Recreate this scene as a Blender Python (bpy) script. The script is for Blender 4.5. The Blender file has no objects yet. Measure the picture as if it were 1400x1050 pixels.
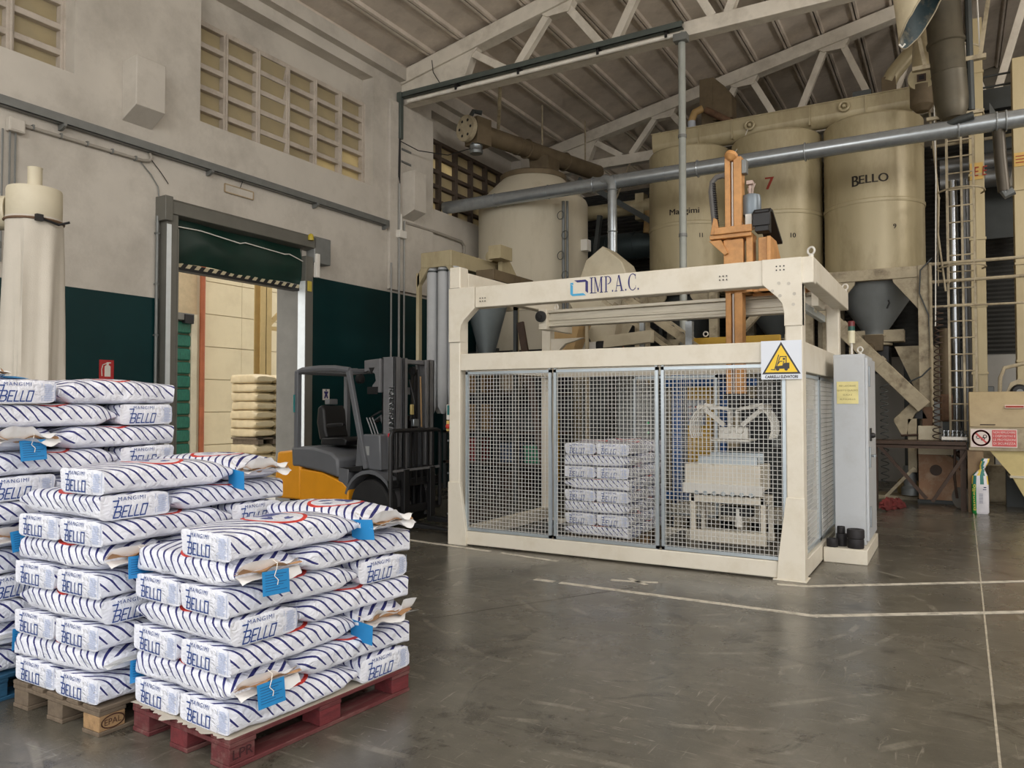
import bpy, bmesh, math, random
from mathutils import Vector, Matrix, noise
random.seed(7)
SC = bpy.context.scene
COL = SC.collection
PI = math.pi

# ------------------------------------------------------------------ camera, sky, exposure
cam_d = bpy.data.cameras.new('camera'); cam = bpy.data.objects.new('camera', cam_d); COL.objects.link(cam)
cam.location = (0, 0, 1.65)
cam_d.sensor_fit = 'HORIZONTAL'; cam_d.sensor_width = 36.0; cam_d.lens = 36.0 * 1050 / 1400
cam_d.clip_start = 0.05; cam_d.clip_end = 300
cam.rotation_euler = (PI/2 + math.atan(29/1050), 0, math.radians(30.0))
SC.camera = cam
world = bpy.data.worlds.new('sky'); SC.world = world; world.use_nodes = True
wn = world.node_tree; wn.nodes.clear()
wo = wn.nodes.new('ShaderNodeOutputWorld'); wb = wn.nodes.new('ShaderNodeBackground')
wb.inputs['Color'].default_value = (1.0, 0.985, 0.965, 1); wb.inputs['Strength'].default_value = 1.0
wn.links.new(wb.outputs[0], wo.inputs[0])
def area_lamp(name, loc, rot, sx, sy, power, col=(1, .96, .9)):
    l = bpy.data.lights.new(name, 'AREA'); l.shape = 'RECTANGLE'; l.size = sx; l.size_y = sy; l.energy = power; l.color = col
    o = bpy.data.objects.new(name, l); COL.objects.link(o); o.location = loc; o.rotation_euler = rot
    return o
def fill_lamp(loc, power):
    l = bpy.data.lights.new('fill_lamp', 'POINT'); l.energy = power; l.shadow_soft_size = .6; l.color = (1, .94, .87)
    o = bpy.data.objects.new('fill_lamp', l); COL.objects.link(o); o.location = loc
fill_lamp((-3.5, -1.2, 6.2), 110); fill_lamp((4.5, 5.5, 6.6), 250); fill_lamp((4.5, 13.0, 6.8), 200)  # added fill lights out of view, lifting the ceiling and the back
vs = SC.view_settings
vs.view_transform = 'Standard'; vs.look = 'None'; vs.gamma = 1.0; vs.use_curve_mapping = False; vs.exposure = 1.2

# ------------------------------------------------------------------ materials
def S(r, g, b):
    return tuple(((c/255)/12.92 if c/255 <= .04045 else ((c/255+.055)/1.055)**2.4) for c in (r, g, b))
MATS = {}
def node(nt, typ, **kw):
    n = nt.nodes.new(typ)
    for k, v in kw.items():
        if k.startswith('_'): setattr(n, k[1:], v)
        else: n.inputs[k].default_value = v
    return n
def mat(name, col, rough=.5, metal=0.0, var=.12, scale=4.0, bump=0.0, bscale=60.0, dirt=None, damt=.5, dscale=2.5, spec=.5, stretch=None):
    if name in MATS: return MATS[name]
    m = bpy.data.materials.new(name); m.use_nodes = True; nt = m.node_tree; nt.nodes.clear()
    out = node(nt, 'ShaderNodeOutputMaterial'); p = node(nt, 'ShaderNodeBsdfPrincipled')
    nt.links.new(p.outputs[0], out.inputs[0])
    p.inputs['Roughness'].default_value = rough; p.inputs['Metallic'].default_value = metal
    p.inputs['Specular IOR Level'].default_value = spec
    tc = node(nt, 'ShaderNodeTexCoord'); src = tc.outputs['Object']
    if stretch:
        mp = node(nt, 'ShaderNodeMapping'); mp.inputs['Scale'].default_value = stretch
        nt.links.new(src, mp.inputs[0]); src = mp.outputs[0]
    n1 = node(nt, 'ShaderNodeTexNoise', Scale=scale, Detail=6.0, Roughness=.6); nt.links.new(src, n1.inputs['Vector'])
    cr = node(nt, 'ShaderNodeValToRGB'); nt.links.new(n1.outputs['Fac'], cr.inputs[0])
    e = cr.color_ramp.elements
    e[0].position = .3; e[1].position = .7
    e[0].color = tuple(max(0, c*(1-var)) for c in col)+(1,); e[1].color = tuple(min(1, c*(1+var)) for c in col)+(1,)
    c_out = cr.outputs[0]
    if dirt:
        n2 = node(nt, 'ShaderNodeTexNoise', Scale=dscale, Detail=8.0, Roughness=.7); nt.links.new(src, n2.inputs['Vector'])
        r2 = node(nt, 'ShaderNodeValToRGB'); nt.links.new(n2.outputs['Fac'], r2.inputs[0])
        r2.color_ramp.elements[0].position = .48; r2.color_ramp.elements[0].color = (0, 0, 0, 1)
        r2.color_ramp.elements[1].position = .72; r2.color_ramp.elements[1].color = (damt, damt, damt, 1)
        mx = node(nt, 'ShaderNodeMix', _data_type='RGBA'); nt.links.new(r2.outputs[0], mx.inputs[0]); nt.links.new(c_out, mx.inputs[6])
        mx.inputs[7].default_value = tuple(dirt)+(1,); c_out = mx.outputs[2]
    nt.links.new(c_out, p.inputs['Base Color'])
    if bump:
        n3 = node(nt, 'ShaderNodeTexNoise', Scale=bscale, Detail=3.0); nt.links.new(src, n3.inputs['Vector'])
        b = node(nt, 'ShaderNodeBump', Strength=bump, Distance=.01); nt.links.new(n3.outputs['Fac'], b.inputs['Height'])
        nt.links.new(b.outputs[0], p.inputs['Normal'])
    MATS[name] = m; return m

# ------------------------------------------------------------------ mesh builder
class MB:
    def __init__(s): s.v = []; s.f = []; s.mi = []; s.cur = 0
    def add(s, vs_, fs):
        o = len(s.v); s.v += [tuple(q) for q in vs_]
        for f in fs: s.f.append(tuple(i+o for i in f)); s.mi.append(s.cur)
        return s
    def box(s, a, b, rot=None, at=None):
        x0, x1 = sorted((a[0], b[0])); y0, y1 = sorted((a[1], b[1])); z0, z1 = sorted((a[2], b[2]))
        vv = [Vector(q) for q in ((x0,y0,z0),(x1,y0,z0),(x1,y1,z0),(x0,y1,z0),(x0,y0,z1),(x1,y0,z1),(x1,y1,z1),(x0,y1,z1))]
        if rot is not None:
            c = Vector(at) if at else sum(vv, Vector())/8
            vv = [c + rot @ (q-c) for q in vv]
        return s.add(vv, [(0,3,2,1),(4,5,6,7),(0,1,5,4),(1,2,6,5),(2,3,7,6),(3,0,4,7)])
    def bar(s, p, q, w, h, up=(0,0,1)):
        p, q = Vector(p), Vector(q); d = (q-p).normalized(); u = Vector(up)
        if abs(d.dot(u)) > .97: u = Vector((0, 1, 0))
        sx = d.cross(u).normalized()*(w/2); sy = sx.cross(d).normalized()*(h/2)
        vv = [p-sx-sy, p+sx-sy, p+sx+sy, p-sx+sy, q-sx-sy, q+sx-sy, q+sx+sy, q-sx+sy]
        return s.add(vv, [(0,3,2,1),(4,5,6,7),(0,1,5,4),(1,2,6,5),(2,3,7,6),(3,0,4,7)])
    def tube(s, path, r, n=10, caps=True, r_end=None):
        P_ = [Vector(q) for q in path]; rings = []; k = len(P_)
        nrm = None
        for i, q in enumerate(P_):
            t = (P_[min(i+1, k-1)]-P_[max(i-1, 0)]).normalized()
            if nrm is None:
                a = Vector((0,0,1)) if abs(t.z) < .9 else Vector((1,0,0)); nrm = t.cross(a).normalized()
            else:
                nrm = (nrm - t*nrm.dot(t)).normalized()
            bn = t.cross(nrm); rr = r if r_end is None else r+(r_end-r)*i/(k-1)
            rings.append([q + nrm*math.cos(2*PI*j/n)*rr + bn*math.sin(2*PI*j/n)*rr for j in range(n)])
        vv = [q for ring in rings for q in ring]; ff = []
        for i in range(k-1):
            for j in range(n):
                ff.append((i*n+j, i*n+(j+1) % n, (i+1)*n+(j+1) % n, (i+1)*n+j))
        if caps: ff += [tuple(range(n-1, -1, -1)), tuple((k-1)*n+j for j in range(n))]
        return s.add(vv, ff)
    def lathe(s, prof, c, n=32, ax=(0,0,1), caps=True):
        # prof: list of (radius, height along ax) from c
        ax = Vector(ax).normalized(); a = Vector((1,0,0)) if abs(ax.x) < .9 else Vector((0,1,0))
        e1 = ax.cross(a).normalized(); e2 = ax.cross(e1); c = Vector(c); vv = []; ff = []
        for r, h in prof:
            vv += [c + ax*h + (e1*math.cos(2*PI*j/n)+e2*math.sin(2*PI*j/n))*max(r, 1e-4) for j in range(n)]
        for i in range(len(prof)-1):
            for j in range(n):
                ff.append((i*n+j, i*n+(j+1) % n, (i+1)*n+(j+1) % n, (i+1)*n+j))
        if caps: ff += [tuple(range(n-1, -1, -1)), tuple((len(prof)-1)*n+j for j in range(n))]
        return s.add(vv, ff)
    def prism(s, poly, axis, a, b):
        # poly 2D points extruded along axis ('x': (y,z), 'y': (x,z), 'z': (x,y)) from a to b
        def mk(p, t): return {'x': (t, p[0], p[1]), 'y': (p[0], t, p[1]), 'z': (p[0], p[1], t)}[axis]
        n = len(poly); vv = [mk(p, a) for p in poly]+[mk(p, b) for p in poly]
        ff = [tuple(range(n)), tuple(range(2*n-1, n-1, -1))]+[(j, j+n, (j+1) % n+n, (j+1) % n) for j in range(n)]
        return s.add(vv, ff)
    def torus(s, c, R_, r, ax=(0,0,1), n=24, m=8):
        ax = Vector(ax).normalized(); a = Vector((1,0,0)) if abs(ax.x) < .9 else Vector((0,1,0))
        e1 = ax.cross(a).normalized(); e2 = ax.cross(e1); c = Vector(c); vv = []; ff = []
        for i in range(n):
            d = e1*math.cos(2*PI*i/n)+e2*math.sin(2*PI*i/n)
            for j in range(m):
                vv.append(c + d*(R_+r*math.cos(2*PI*j/m)) + ax*r*math.sin(2*PI*j/m))
        for i in range(n):
            for j in range(m):
                ff.append((i*m+j, i*m+(j+1) % m, ((i+1) % n)*m+(j+1) % m, ((i+1) % n)*m+j))
        return s.add(vv, ff)
    def hull(s, rings, caps=True):
        # rings: list of equally long point loops
        n = len(rings[0]); vv = [q for r in rings for q in r]; ff = []
        for i in range(len(rings)-1):
            for j in range(n): ff.append((i*n+j, i*n+(j+1) % n, (i+1)*n+(j+1) % n, (i+1)*n+j))
        if caps: ff += [tuple(range(n-1, -1, -1)), tuple((len(rings)-1)*n+j for j in range(n))]
        return s.add(vv, ff)
    def m(s, i): s.cur = i; return s
    def build(s, name, mats, parent=None, world=True, bev=0, uv=None, smooth=True, off=None, fix=True):
        me = bpy.data.meshes.new(name)
        d = Vector(off) if off is not None else Vector()
        if parent is not None and world:
            q = parent
            while q is not None: d += q.location; q = q.parent
        me.from_pydata([(x-d[0], y-d[1], z-d[2]) for x, y, z in s.v], [], s.f)
        for mm in (mats if isinstance(mats, (list, tuple)) else [mats]): me.materials.append(mm)
        me.polygons.foreach_set('material_index', s.mi)
        if fix:
            bm = bmesh.new(); bm.from_mesh(me); bmesh.ops.recalc_face_normals(bm, faces=bm.faces); bm.to_mesh(me); bm.free()
        if smooth:
            me.shade_smooth(); me.set_sharp_from_angle(angle=.62)
        o = bpy.data.objects.new(name, me); COL.objects.link(o)
        if off is not None: o.location = off
        if parent is not None: o.parent = parent
        if bev:
            b = o.modifiers.new('edge', 'BEVEL'); b.width = bev; b.segments = 2; b.limit_method = 'ANGLE'; b.angle_limit = .8
        return o
def tag(o, label, cat, group=None, kind=None):
    o['label'] = label; o['category'] = cat
    if group: o['group'] = group
    if kind: o['kind'] = kind
    return o
def thing(name, label, cat, loc=(0,0,0), rz=0.0, group=None):
    o = bpy.data.objects.new(name, None); COL.objects.link(o); o.empty_display_size = .1
    o.location = loc; o.rotation_euler = (0, 0, rz); return tag(o, label, cat, group)
def struct(o): o['kind'] = 'structure'; return o
def copy_tree(o, parent=None):
    c = o.copy(); COL.objects.link(c)
    if parent is not None: c.parent = parent
    for ch in list(o.children): copy_tree(ch, c)
    return c
def rotz(a): return Matrix.Rotation(a, 3, 'Z')
def rotx(a): return Matrix.Rotation(a, 3, 'X')
def roty(a): return Matrix.Rotation(a, 3, 'Y')

# ------------------------------------------------------------------ lettering
_T = {}
def text2d(txt, h=1.0, wide=1.0, shear=0.0, align='LEFT', spacing=1.0):
    k = (txt, spacing)
    if k not in _T:
        cu = bpy.data.curves.new('letters', 'FONT'); cu.body = txt; cu.fill_mode = 'FRONT'; cu.size = 1.0; cu.resolution_u = 3; cu.space_character = spacing
        o = bpy.data.objects.new('letters', cu); COL.objects.link(o)
        bpy.context.view_layer.update()
        me = bpy.data.meshes.new_from_object(o.evaluated_get(bpy.context.evaluated_depsgraph_get()))
        _T[k] = ([(v.co.x, v.co.y) for v in me.vertices], [tuple(p.vertices) for p in me.polygons])
        bpy.data.objects.remove(o); bpy.data.curves.remove(cu); bpy.data.meshes.remove(me)
    v, f = _T[k]
    cap = .70; k_ = h/cap
    vv = [(x*k_*wide+y*k_*shear, y*k_) for x, y in v]
    w = max(p[0] for p in vv)-min(p[0] for p in vv); x0 = min(p[0] for p in vv)
    sh = {'LEFT': 0, 'CENTER': -x0-w/2, 'RIGHT': -x0-w}[align]
    return [(x+sh, y) for x, y in vv], f
def strokes(lines, w, shear=0.0):
    # flat ribbons along polylines
    vv = []; ff = []
    for ln in lines:
        for (x0, y0), (x1, y1) in zip(ln[:-1], ln[1:]):
            dx, dy = x1-x0, y1-y0; L = math.hypot(dx, dy) or 1; ex, ey = dx/L*w*.45, dy/L*w*.45; nx, ny = -dy/L*w/2, dx/L*w/2
            b = len(vv)
            for (x, y) in ((x0-ex-nx, y0-ey-ny), (x1+ex-nx, y1+ey-ny), (x1+ex+nx, y1+ey+ny), (x0-ex+nx, y0-ey+ny)): vv.append((x+y*shear, y))
            ff.append((b, b+1, b+2, b+3))
    return vv, ff
def put(mb, vf, fn):
    mb.add([fn(x, y) for x, y in vf[0]], vf[1]); return mb
# ------------------------------------------------------------------ the hall
WX = -9.5
YT = [6.42, 12.13, 17.84, 23.5]
m_wall = mat('wall_plaster', S(200,194,184), .85, var=.07, scale=1.2, bump=.15, bscale=30, dirt=S(135,128,118), damt=.5, dscale=.7)
m_green = mat('green_gloss_paint', S(4,46,48), .5, spec=.25, var=.15, scale=1.0, bump=.05, bscale=8)
m_conc = mat('grey_concrete', S(120,118,112), .85, var=.12, scale=3, bump=.2)
m_ceil = mat('roof_concrete', S(212,201,188), .9, var=.12, scale=2.0, bump=.15, dirt=S(152,140,127), damt=.5, dscale=1.2)
m_truss = mat('truss_concrete', S(214,207,194), .8, var=.08, scale=3, bump=.1, dirt=S(150,140,124), damt=.5, dscale=2)
m_back = mat('far_wall', S(120,114,102), .9, var=.15, scale=1)
m_steelg = mat('grey_steel', S(122,124,122), .45, .35, var=.1, scale=6)
m_steel = mat('galvanised_steel', S(150,156,160), .33, .8, var=.12, scale=12)
m_dark = mat('black_plastic', S(22,22,24), .5, var=.2)
m_cream = mat('cream_paint', S(205,196,172), .5, var=.06, scale=3, dirt=S(165,150,120), damt=.45, dscale=2)
m_white = mat('white_plastic', S(225,222,214), .5, var=.04)
m_rubber = mat('black_rubber', S(30,30,31), .75, var=.25, bump=.2)

# floor: worn power-floated concrete
def floor_material():
    m = bpy.data.materials.new('worn_concrete_floor'); m.use_nodes = True; nt = m.node_tree; nt.nodes.clear(); L = nt.links.new
    out = node(nt, 'ShaderNodeOutputMaterial'); p = node(nt, 'ShaderNodeBsdfPrincipled'); L(p.outputs[0], out.inputs[0])
    tc = node(nt, 'ShaderNodeTexCoord'); o = tc.outputs['Object']
    def ns(scale, detail=6, rough=.6, st=None, rot=0, dist=0):
        src = o
        if st:
            mp = node(nt, 'ShaderNodeMapping'); mp.inputs['Scale'].default_value = st; mp.inputs['Rotation'].default_value = (0, 0, rot); L(o, mp.inputs[0]); src = mp.outputs[0]
        n = node(nt, 'ShaderNodeTexNoise', Scale=scale, Detail=float(detail), Roughness=rough, Distortion=dist); L(src, n.inputs['Vector']); return n.outputs['Fac']
    def ramp(f, stops):
        r = node(nt, 'ShaderNodeValToRGB'); L(f, r.inputs[0]); e = r.color_ramp.elements
        e[0].position, e[0].color = stops[0][0], tuple(stops[0][1])+(1,); e[1].position, e[1].color = stops[-1][0], tuple(stops[-1][1])+(1,)
        for s in stops[1:-1]:
            q = e.new(s[0]); q.color = tuple(s[1])+(1,)
        return r.outputs[0]
    def mix(f, a, b, mode='MIX'):
        x = node(nt, 'ShaderNodeMix', _data_type='RGBA', _blend_type=mode)
        if isinstance(f, float): x.inputs[0].default_value = f
        else: L(f, x.inputs[0])
        for i, c in ((6, a), (7, b)):
            if isinstance(c, tuple): x.inputs[i].default_value = c+(1,)
            else: L(c, x.inputs[i])
        return x.outputs[2]
    g = lambda v: (v, v, v)
    base = ramp(ns(.55, 5, .6, dist=.5), [(.3, S(78,75,67)), (.5, S(101,97,87)), (.72, S(120,115,104))])
    base = mix(ramp(ns(7, 8, .75), [(.35, g(.0)), (.7, g(.6))]), base, S(70,66,58))
    base = mix(ramp(ns(1.4, 8, .7, (1, 1, 1), .4, 1.2), [(.55, g(0)), (.64, g(.8))]), base, S(56,52,45))
    scuff = ramp(ns(6, 5, .7, (4, .5, 1), .9, .6), [(.62, g(0)), (.7, g(.5))])
    base = mix(scuff, base, S(150,144,132))
    scuff2 = ramp(ns(9, 3, .6, (.35, 5, 1), -.35, 1.5), [(.64, g(0)), (.71, g(.5))])
    base = mix(scuff2, base, S(160,154,142))
    wv = node(nt, 'ShaderNodeTexWave', _wave_type='RINGS', _rings_direction='Z', Scale=1.1, Distortion=5.0, Detail=2.0); wv.inputs['Detail Scale'].default_value = .6
    mpw = node(nt, 'ShaderNodeMapping'); mpw.inputs['Location'].default_value = (2.2, -6.5, 0); L(o, mpw.inputs[0]); L(mpw.outputs[0], wv.inputs['Vector'])
    mk = node(nt, 'ShaderNodeMath', _operation='MULTIPLY'); L(ramp(wv.outputs['Fac'], [(.90, g(0)), (.97, g(.42))]), mk.inputs[0]); L(ramp(ns(2.2, 6, .75), [(.50, g(0)), (.62, g(1))]), mk.inputs[1])
    base = mix(mk.outputs[0], base, S(150,144,131))
    mk2 = ramp(ns(28, 4, .8), [(.60, g(0)), (.75, g(.5))]); base = mix(mk2, base, S(140,134,121))
    L(base, p.inputs['Base Color'])
    L(ramp(ns(1.2, 6, .6), [(.3, g(.17)), (.7, g(.34))]), p.inputs['Roughness'])
    p.inputs['Specular IOR Level'].default_value = .7
    b = node(nt, 'ShaderNodeBump', Strength=.12, Distance=.01); L(ns(60, 3), b.inputs['Height']); L(b.outputs[0], p.inputs['Normal'])
    return m
f_ = MB().box((-9.5, -6, -.2), (17, 23.6, 0)).build('floor', floor_material()); struct(f_)
f_ = MB().box((-60, -60, -.45), (60, 60, -.2)).build('ground', mat('yard_concrete', S(196,192,184), .9)); struct(f_)
# floor markings, worn
m_line = mat('worn_floor_paint', S(206,200,186), .6, var=.1, scale=12, dirt=S(110,104,94), damt=1.0, dscale=9)
def line(n, pts, w):
    mb = MB()
    for k_, (a, b) in enumerate(zip(pts[:-1], pts[1:])):
        a, b = Vector(a), Vector(b); d = (b-a).normalized(); s = Vector((-d.y, d.x))*w/2; a = a-d*w*.4; b = b+d*w*.4
        mb.prism([tuple(a-s), tuple(b-s), tuple(b+s), tuple(a+s)], 'z', .0002+k_*.0006, .0015+k_*.0007)
    struct(mb.build('trim_%d' % n, m_line))
line(1, [(-3.18, 6.45), (-.98, 6.43), (.45, 7.39), (2.2, 8.6)], .075)
line(2, [(-1.42, 7.40), (-1.17, 7.46), (.53, 8.67), (2.0, 9.7)], .07)
line(3, [(-6.6, 7.66), (-5.47, 7.52), (-4.6, 7.43)], .07)
line(4, [(-4.4, 7.41), (-3.69, 7.32)], .06)
line(5, [(-3.45, 6.46), (-3.3, 6.455)], .075)
line(6, [(-2.82, 6.80), (-2.60, 6.84), (-2.44, 6.90)], .06)
line(7, [(-2.70, 6.93), (-2.62, 6.86), (-2.50, 6.78)], .05)
mb = MB().prism([(.10, -3), (.112, -3), (.225, 14), (.213, 14)], 'z', 0, .001)
struct(mb.build('trim_8', mat('floor_joint', S(176,168,150), .8, var=.3, scale=20)))
mb = MB().prism([(-5.2, 2.0), (-5.19, 2.0), (-2.55, 6.6), (-2.56, 6.6)], 'z', 0, .001)
struct(mb.build('trim_9', mat('floor_crack', S(60,56,50), .9)))

# left wall with window bays, door hole and painted dado
w = MB()
x0, x1 = WX-.55, WX
def wb_(y0, y1, z0, z1, mi=0, xa=x0, xb=x1): w.m(mi).box((xa, y0, z0), (xb, y1, z1))
D0, D1, DZ = 6.9, 9.38, 4.28
wb_(-6, D0, 0, 3.12, 1); wb_(-6, D0, 3.12, 5.8)
wb_(D0, D1, DZ, 5.8)
wb_(D1, 23.6, 0, 3.85, 1); wb_(D1, 23.6, 3.85, 5.8)
OP = [(1.65, 5.49), (7.34, 11.18), (13.05, 16.89), (18.77, 22.6)]
prev = -6
for a, b in OP:
    wb_(prev, a, 5.8, 7.88); prev = b
    wb_(a, b, 7.38, 8.6, 0, x0, WX-.27)
wb_(prev, 23.6, 5.8, 7.88)
wb_(-6, 23.6, 7.88, 8.6)
w.m(0).box((WX, -6, 8.08), (WX+.16, 23.6, 8.32))
struct(w.build('wall_left', [m_wall, m_green]))
c = MB()
for y in YT[:3]: c.box((WX, y-.5, 5.0), (WX+.05, y+.48, 8.0))
for i, y in enumerate(YT[1:2]):
    struct(MB().box((WX, y-.52, 3.9), (WX+.07, y+.9, 7.62)).build('trim_%d' % (10+i), m_wall, bev=.01))

# precast concrete window grids with frosted panes
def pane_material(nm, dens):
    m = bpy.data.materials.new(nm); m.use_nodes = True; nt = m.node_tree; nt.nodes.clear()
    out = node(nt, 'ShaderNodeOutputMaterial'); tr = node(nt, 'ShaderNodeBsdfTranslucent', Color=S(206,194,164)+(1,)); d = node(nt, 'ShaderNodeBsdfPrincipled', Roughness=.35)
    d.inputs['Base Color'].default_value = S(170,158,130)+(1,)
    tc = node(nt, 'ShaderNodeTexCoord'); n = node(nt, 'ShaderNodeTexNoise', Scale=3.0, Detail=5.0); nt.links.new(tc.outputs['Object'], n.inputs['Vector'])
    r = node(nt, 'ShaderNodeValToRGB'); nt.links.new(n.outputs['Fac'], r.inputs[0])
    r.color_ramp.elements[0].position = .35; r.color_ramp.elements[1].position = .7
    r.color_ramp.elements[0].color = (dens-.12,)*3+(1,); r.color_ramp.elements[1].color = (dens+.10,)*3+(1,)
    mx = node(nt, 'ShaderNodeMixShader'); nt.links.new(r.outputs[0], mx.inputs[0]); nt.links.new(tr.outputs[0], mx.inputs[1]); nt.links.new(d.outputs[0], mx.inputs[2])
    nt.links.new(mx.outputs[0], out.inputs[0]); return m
m_pane = pane_material('frosted_grimy_glass', .74); m_pane2 = pane_material('frosted_sunlit_glass', .3)  # second glass is more translucent, imitating sun patches on a few panes
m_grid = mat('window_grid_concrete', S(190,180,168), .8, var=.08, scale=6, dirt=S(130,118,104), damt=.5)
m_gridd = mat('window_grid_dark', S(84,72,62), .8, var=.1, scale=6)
xg = WX-.27
pane_me = None
for wi, (a, b) in enumerate(OP[:3]):
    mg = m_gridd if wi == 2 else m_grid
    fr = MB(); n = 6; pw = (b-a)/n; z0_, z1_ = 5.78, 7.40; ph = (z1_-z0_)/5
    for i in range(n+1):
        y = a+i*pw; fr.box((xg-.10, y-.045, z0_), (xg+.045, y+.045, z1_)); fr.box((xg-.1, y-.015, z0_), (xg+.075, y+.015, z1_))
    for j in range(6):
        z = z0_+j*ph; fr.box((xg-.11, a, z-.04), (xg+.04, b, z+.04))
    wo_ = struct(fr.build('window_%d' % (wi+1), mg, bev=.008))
    for i in range(n):
        for j in range(5):
            if pane_me is None:
                pn = MB().box((-.006, -.27, -.122), (.006, .27, .122)).build('pane', m_pane, wo_, world=False); pane_me = pn.data
            else:
                pn = bpy.data.objects.new('pane', pane_me); COL.objects.link(pn); pn.parent = wo_
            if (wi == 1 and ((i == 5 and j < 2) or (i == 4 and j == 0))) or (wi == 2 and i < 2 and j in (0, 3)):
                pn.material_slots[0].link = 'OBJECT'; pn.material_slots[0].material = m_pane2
            tilt = (wi == 1 and i == 2)
            pn.location = (xg-.055+(.04 if tilt else 0), a+(i+.5)*pw, z0_+(j+.5)*ph); pn.rotation_euler = (0, .28 if tilt else 0, 0)

# roof: ribbed concrete planks between the trusses, sloping up from the left wall
SL = .2; RX = 4.0
def roof_z(x): return 8.36 + SL*((x-WX) if x < RX else (2*RX-x-WX))
ce = MB()
ce.prism([(WX-.55, roof_z(WX)+.12), (RX, roof_z(RX)+.24), (17, roof_z(17)+.24), (17, roof_z(17)+.40), (RX, roof_z(RX)+.40), (WX-.55, roof_z(WX)+.34)], 'y', -3, 23.6)
ceil = struct(ce.build('ceiling', m_ceil))
PWD = .72; ang = math.atan(SL); me_p = {}
YB = [-3.0, .71]+YT
for k in range(len(YB)-1):
    ya, yb = YB[k], YB[k+1]; ln = yb-ya
    x = WX+.02
    while x < RX-.3:
        key = round(ln, 2)
        if key not in me_p:
            q = MB(); h = PWD/2-.012
            q.box((-h, -ln/2+.01, .14), (h, ln/2-.01, .19))
            for sx in (-1, 1): q.prism([(sx*h, .07), (sx*(h-.045), .07), (sx*(h-.065), .14), (sx*h, .14)], 'y', -ln/2+.01, ln/2-.01)
            po = q.build('roof_panel', m_ceil, ceil, world=False); me_p[key] = po.data
        else:
            po = bpy.data.objects.new('roof_panel', me_p[key]); COL.objects.link(po); po.parent = ceil
        xc = x+PWD/2*math.cos(ang)
        po.location = (xc, (ya+yb)/2, roof_z(xc)-.09); po.rotation_euler = (0, -ang, 0)
        x += PWD*math.cos(ang)
struct(MB().box((-10, 23.6, -.2), (17, 23.9, 12)).build('wall_back', m_back))
struct(MB().box((12.5, 3, -.2), (12.8, 23.6, 11)).build('wall_right', m_wall))  # right wall is out of view, added to keep that side dim

# trusses
def truss(y, label):
    t = thing('roof_truss', label, 'truss', (WX, y, 7.62))
    th = .11; ya, yb = y-th, y+th
    zt = lambda x: 8.33+SL*(x-WX)
    MB().box((WX, ya, 7.62), (4, yb, 7.86)).build('bottom_chord', m_truss, t, bev=.01)
    MB().prism([(WX, zt(WX)-.02), (WX, zt(WX)-.30), (4, zt(4)-.30), (4, zt(4))], 'y', ya-.03, yb+.03).build('top_chord', m_truss, t, bev=.01)
    MB().prism([(WX, 7.86), (-8.0, 7.86), (-7.82, zt(-7.9)-.36), (-7.7, zt(-7.7)-.3), (WX, zt(WX)-.3)], 'y', ya+.01, yb-.01).build('haunch_panel', m_truss, t, bev=.01)
    tops = [-7.85, -6.03, -4.11, -2.19, -.27, 1.65]; bots = [-7.0, -5.08, -3.16, -1.24, .68, 2.6]
    for i in range(6):
        tx = tops[i]; bx = bots[i]; zt_ = zt(tx)-.33
        dx = .18 if i else 0
        MB().bar((tx+dx, y, zt_), (bx-.12, y, 7.86), .14, .13, up=(0,1,0)).build('diagonal', m_truss, t, bev=.008)
        if i < 5:
            MB().bar((bx+.12, y, 7.86), (tops[i+1]-.18, y, zt(tops[i+1])-.33), .14, .13, up=(0,1,0)).build('diagonal', m_truss, t, bev=.008)
            nx = tops[i+1]
            MB().prism([(nx-.32, zt(nx-.32)-.29), (nx-.2, zt(nx)-.43), (nx+.22, zt(nx)-.43), (nx+.32, zt(nx+.32)-.29)], 'y', ya+.02, yb-.02).build('node_plate', m_truss, t)
    return t
truss(YT[1], 'white concrete roof truss with the grey cable tray along its bottom chord')
truss(YT[2], 'white concrete roof truss farther back, above and behind the cream silos')

# far partition of corrugated sheet behind the silos
def corrug(name, xa, xb, z0_, z1_, y, m, pitch=.09, amp=.018):
    mb = MB(); n = int((z1_-z0_)/pitch*4); vv = []; ff = []
    for i in range(n+1):
        z = z0_+(z1_-z0_)*i/n; d = amp*math.sin(2*PI*i/4)
        vv += [(xa, y+d, z), (xb, y+d, z)]
    for i in range(n): ff.append((2*i, 2*i+1, 2*i+3, 2*i+2))
    mb.add(vv, ff); return mb.build(name, m, fix=False)
m_corr = mat('dark_corrugated_sheet', S(74,74,72), .55, .3, var=.15, scale=3)
struct(corrug('wall_corrugated', -9.4, 3.2, 2.7, 7.2, 18.6, m_corr))
struct(MB().box((-9.4, 18.62, 0), (5, 18.8, 2.7)).build('wall_rear_low', mat('rear_grey_wall', S(176,174,168), .85, var=.08, scale=1.5)))
struct(MB().box((3.2, 18.62, 2.7), (5, 18.8, 7.2)).build('wall_rear_side', m_back))

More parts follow.
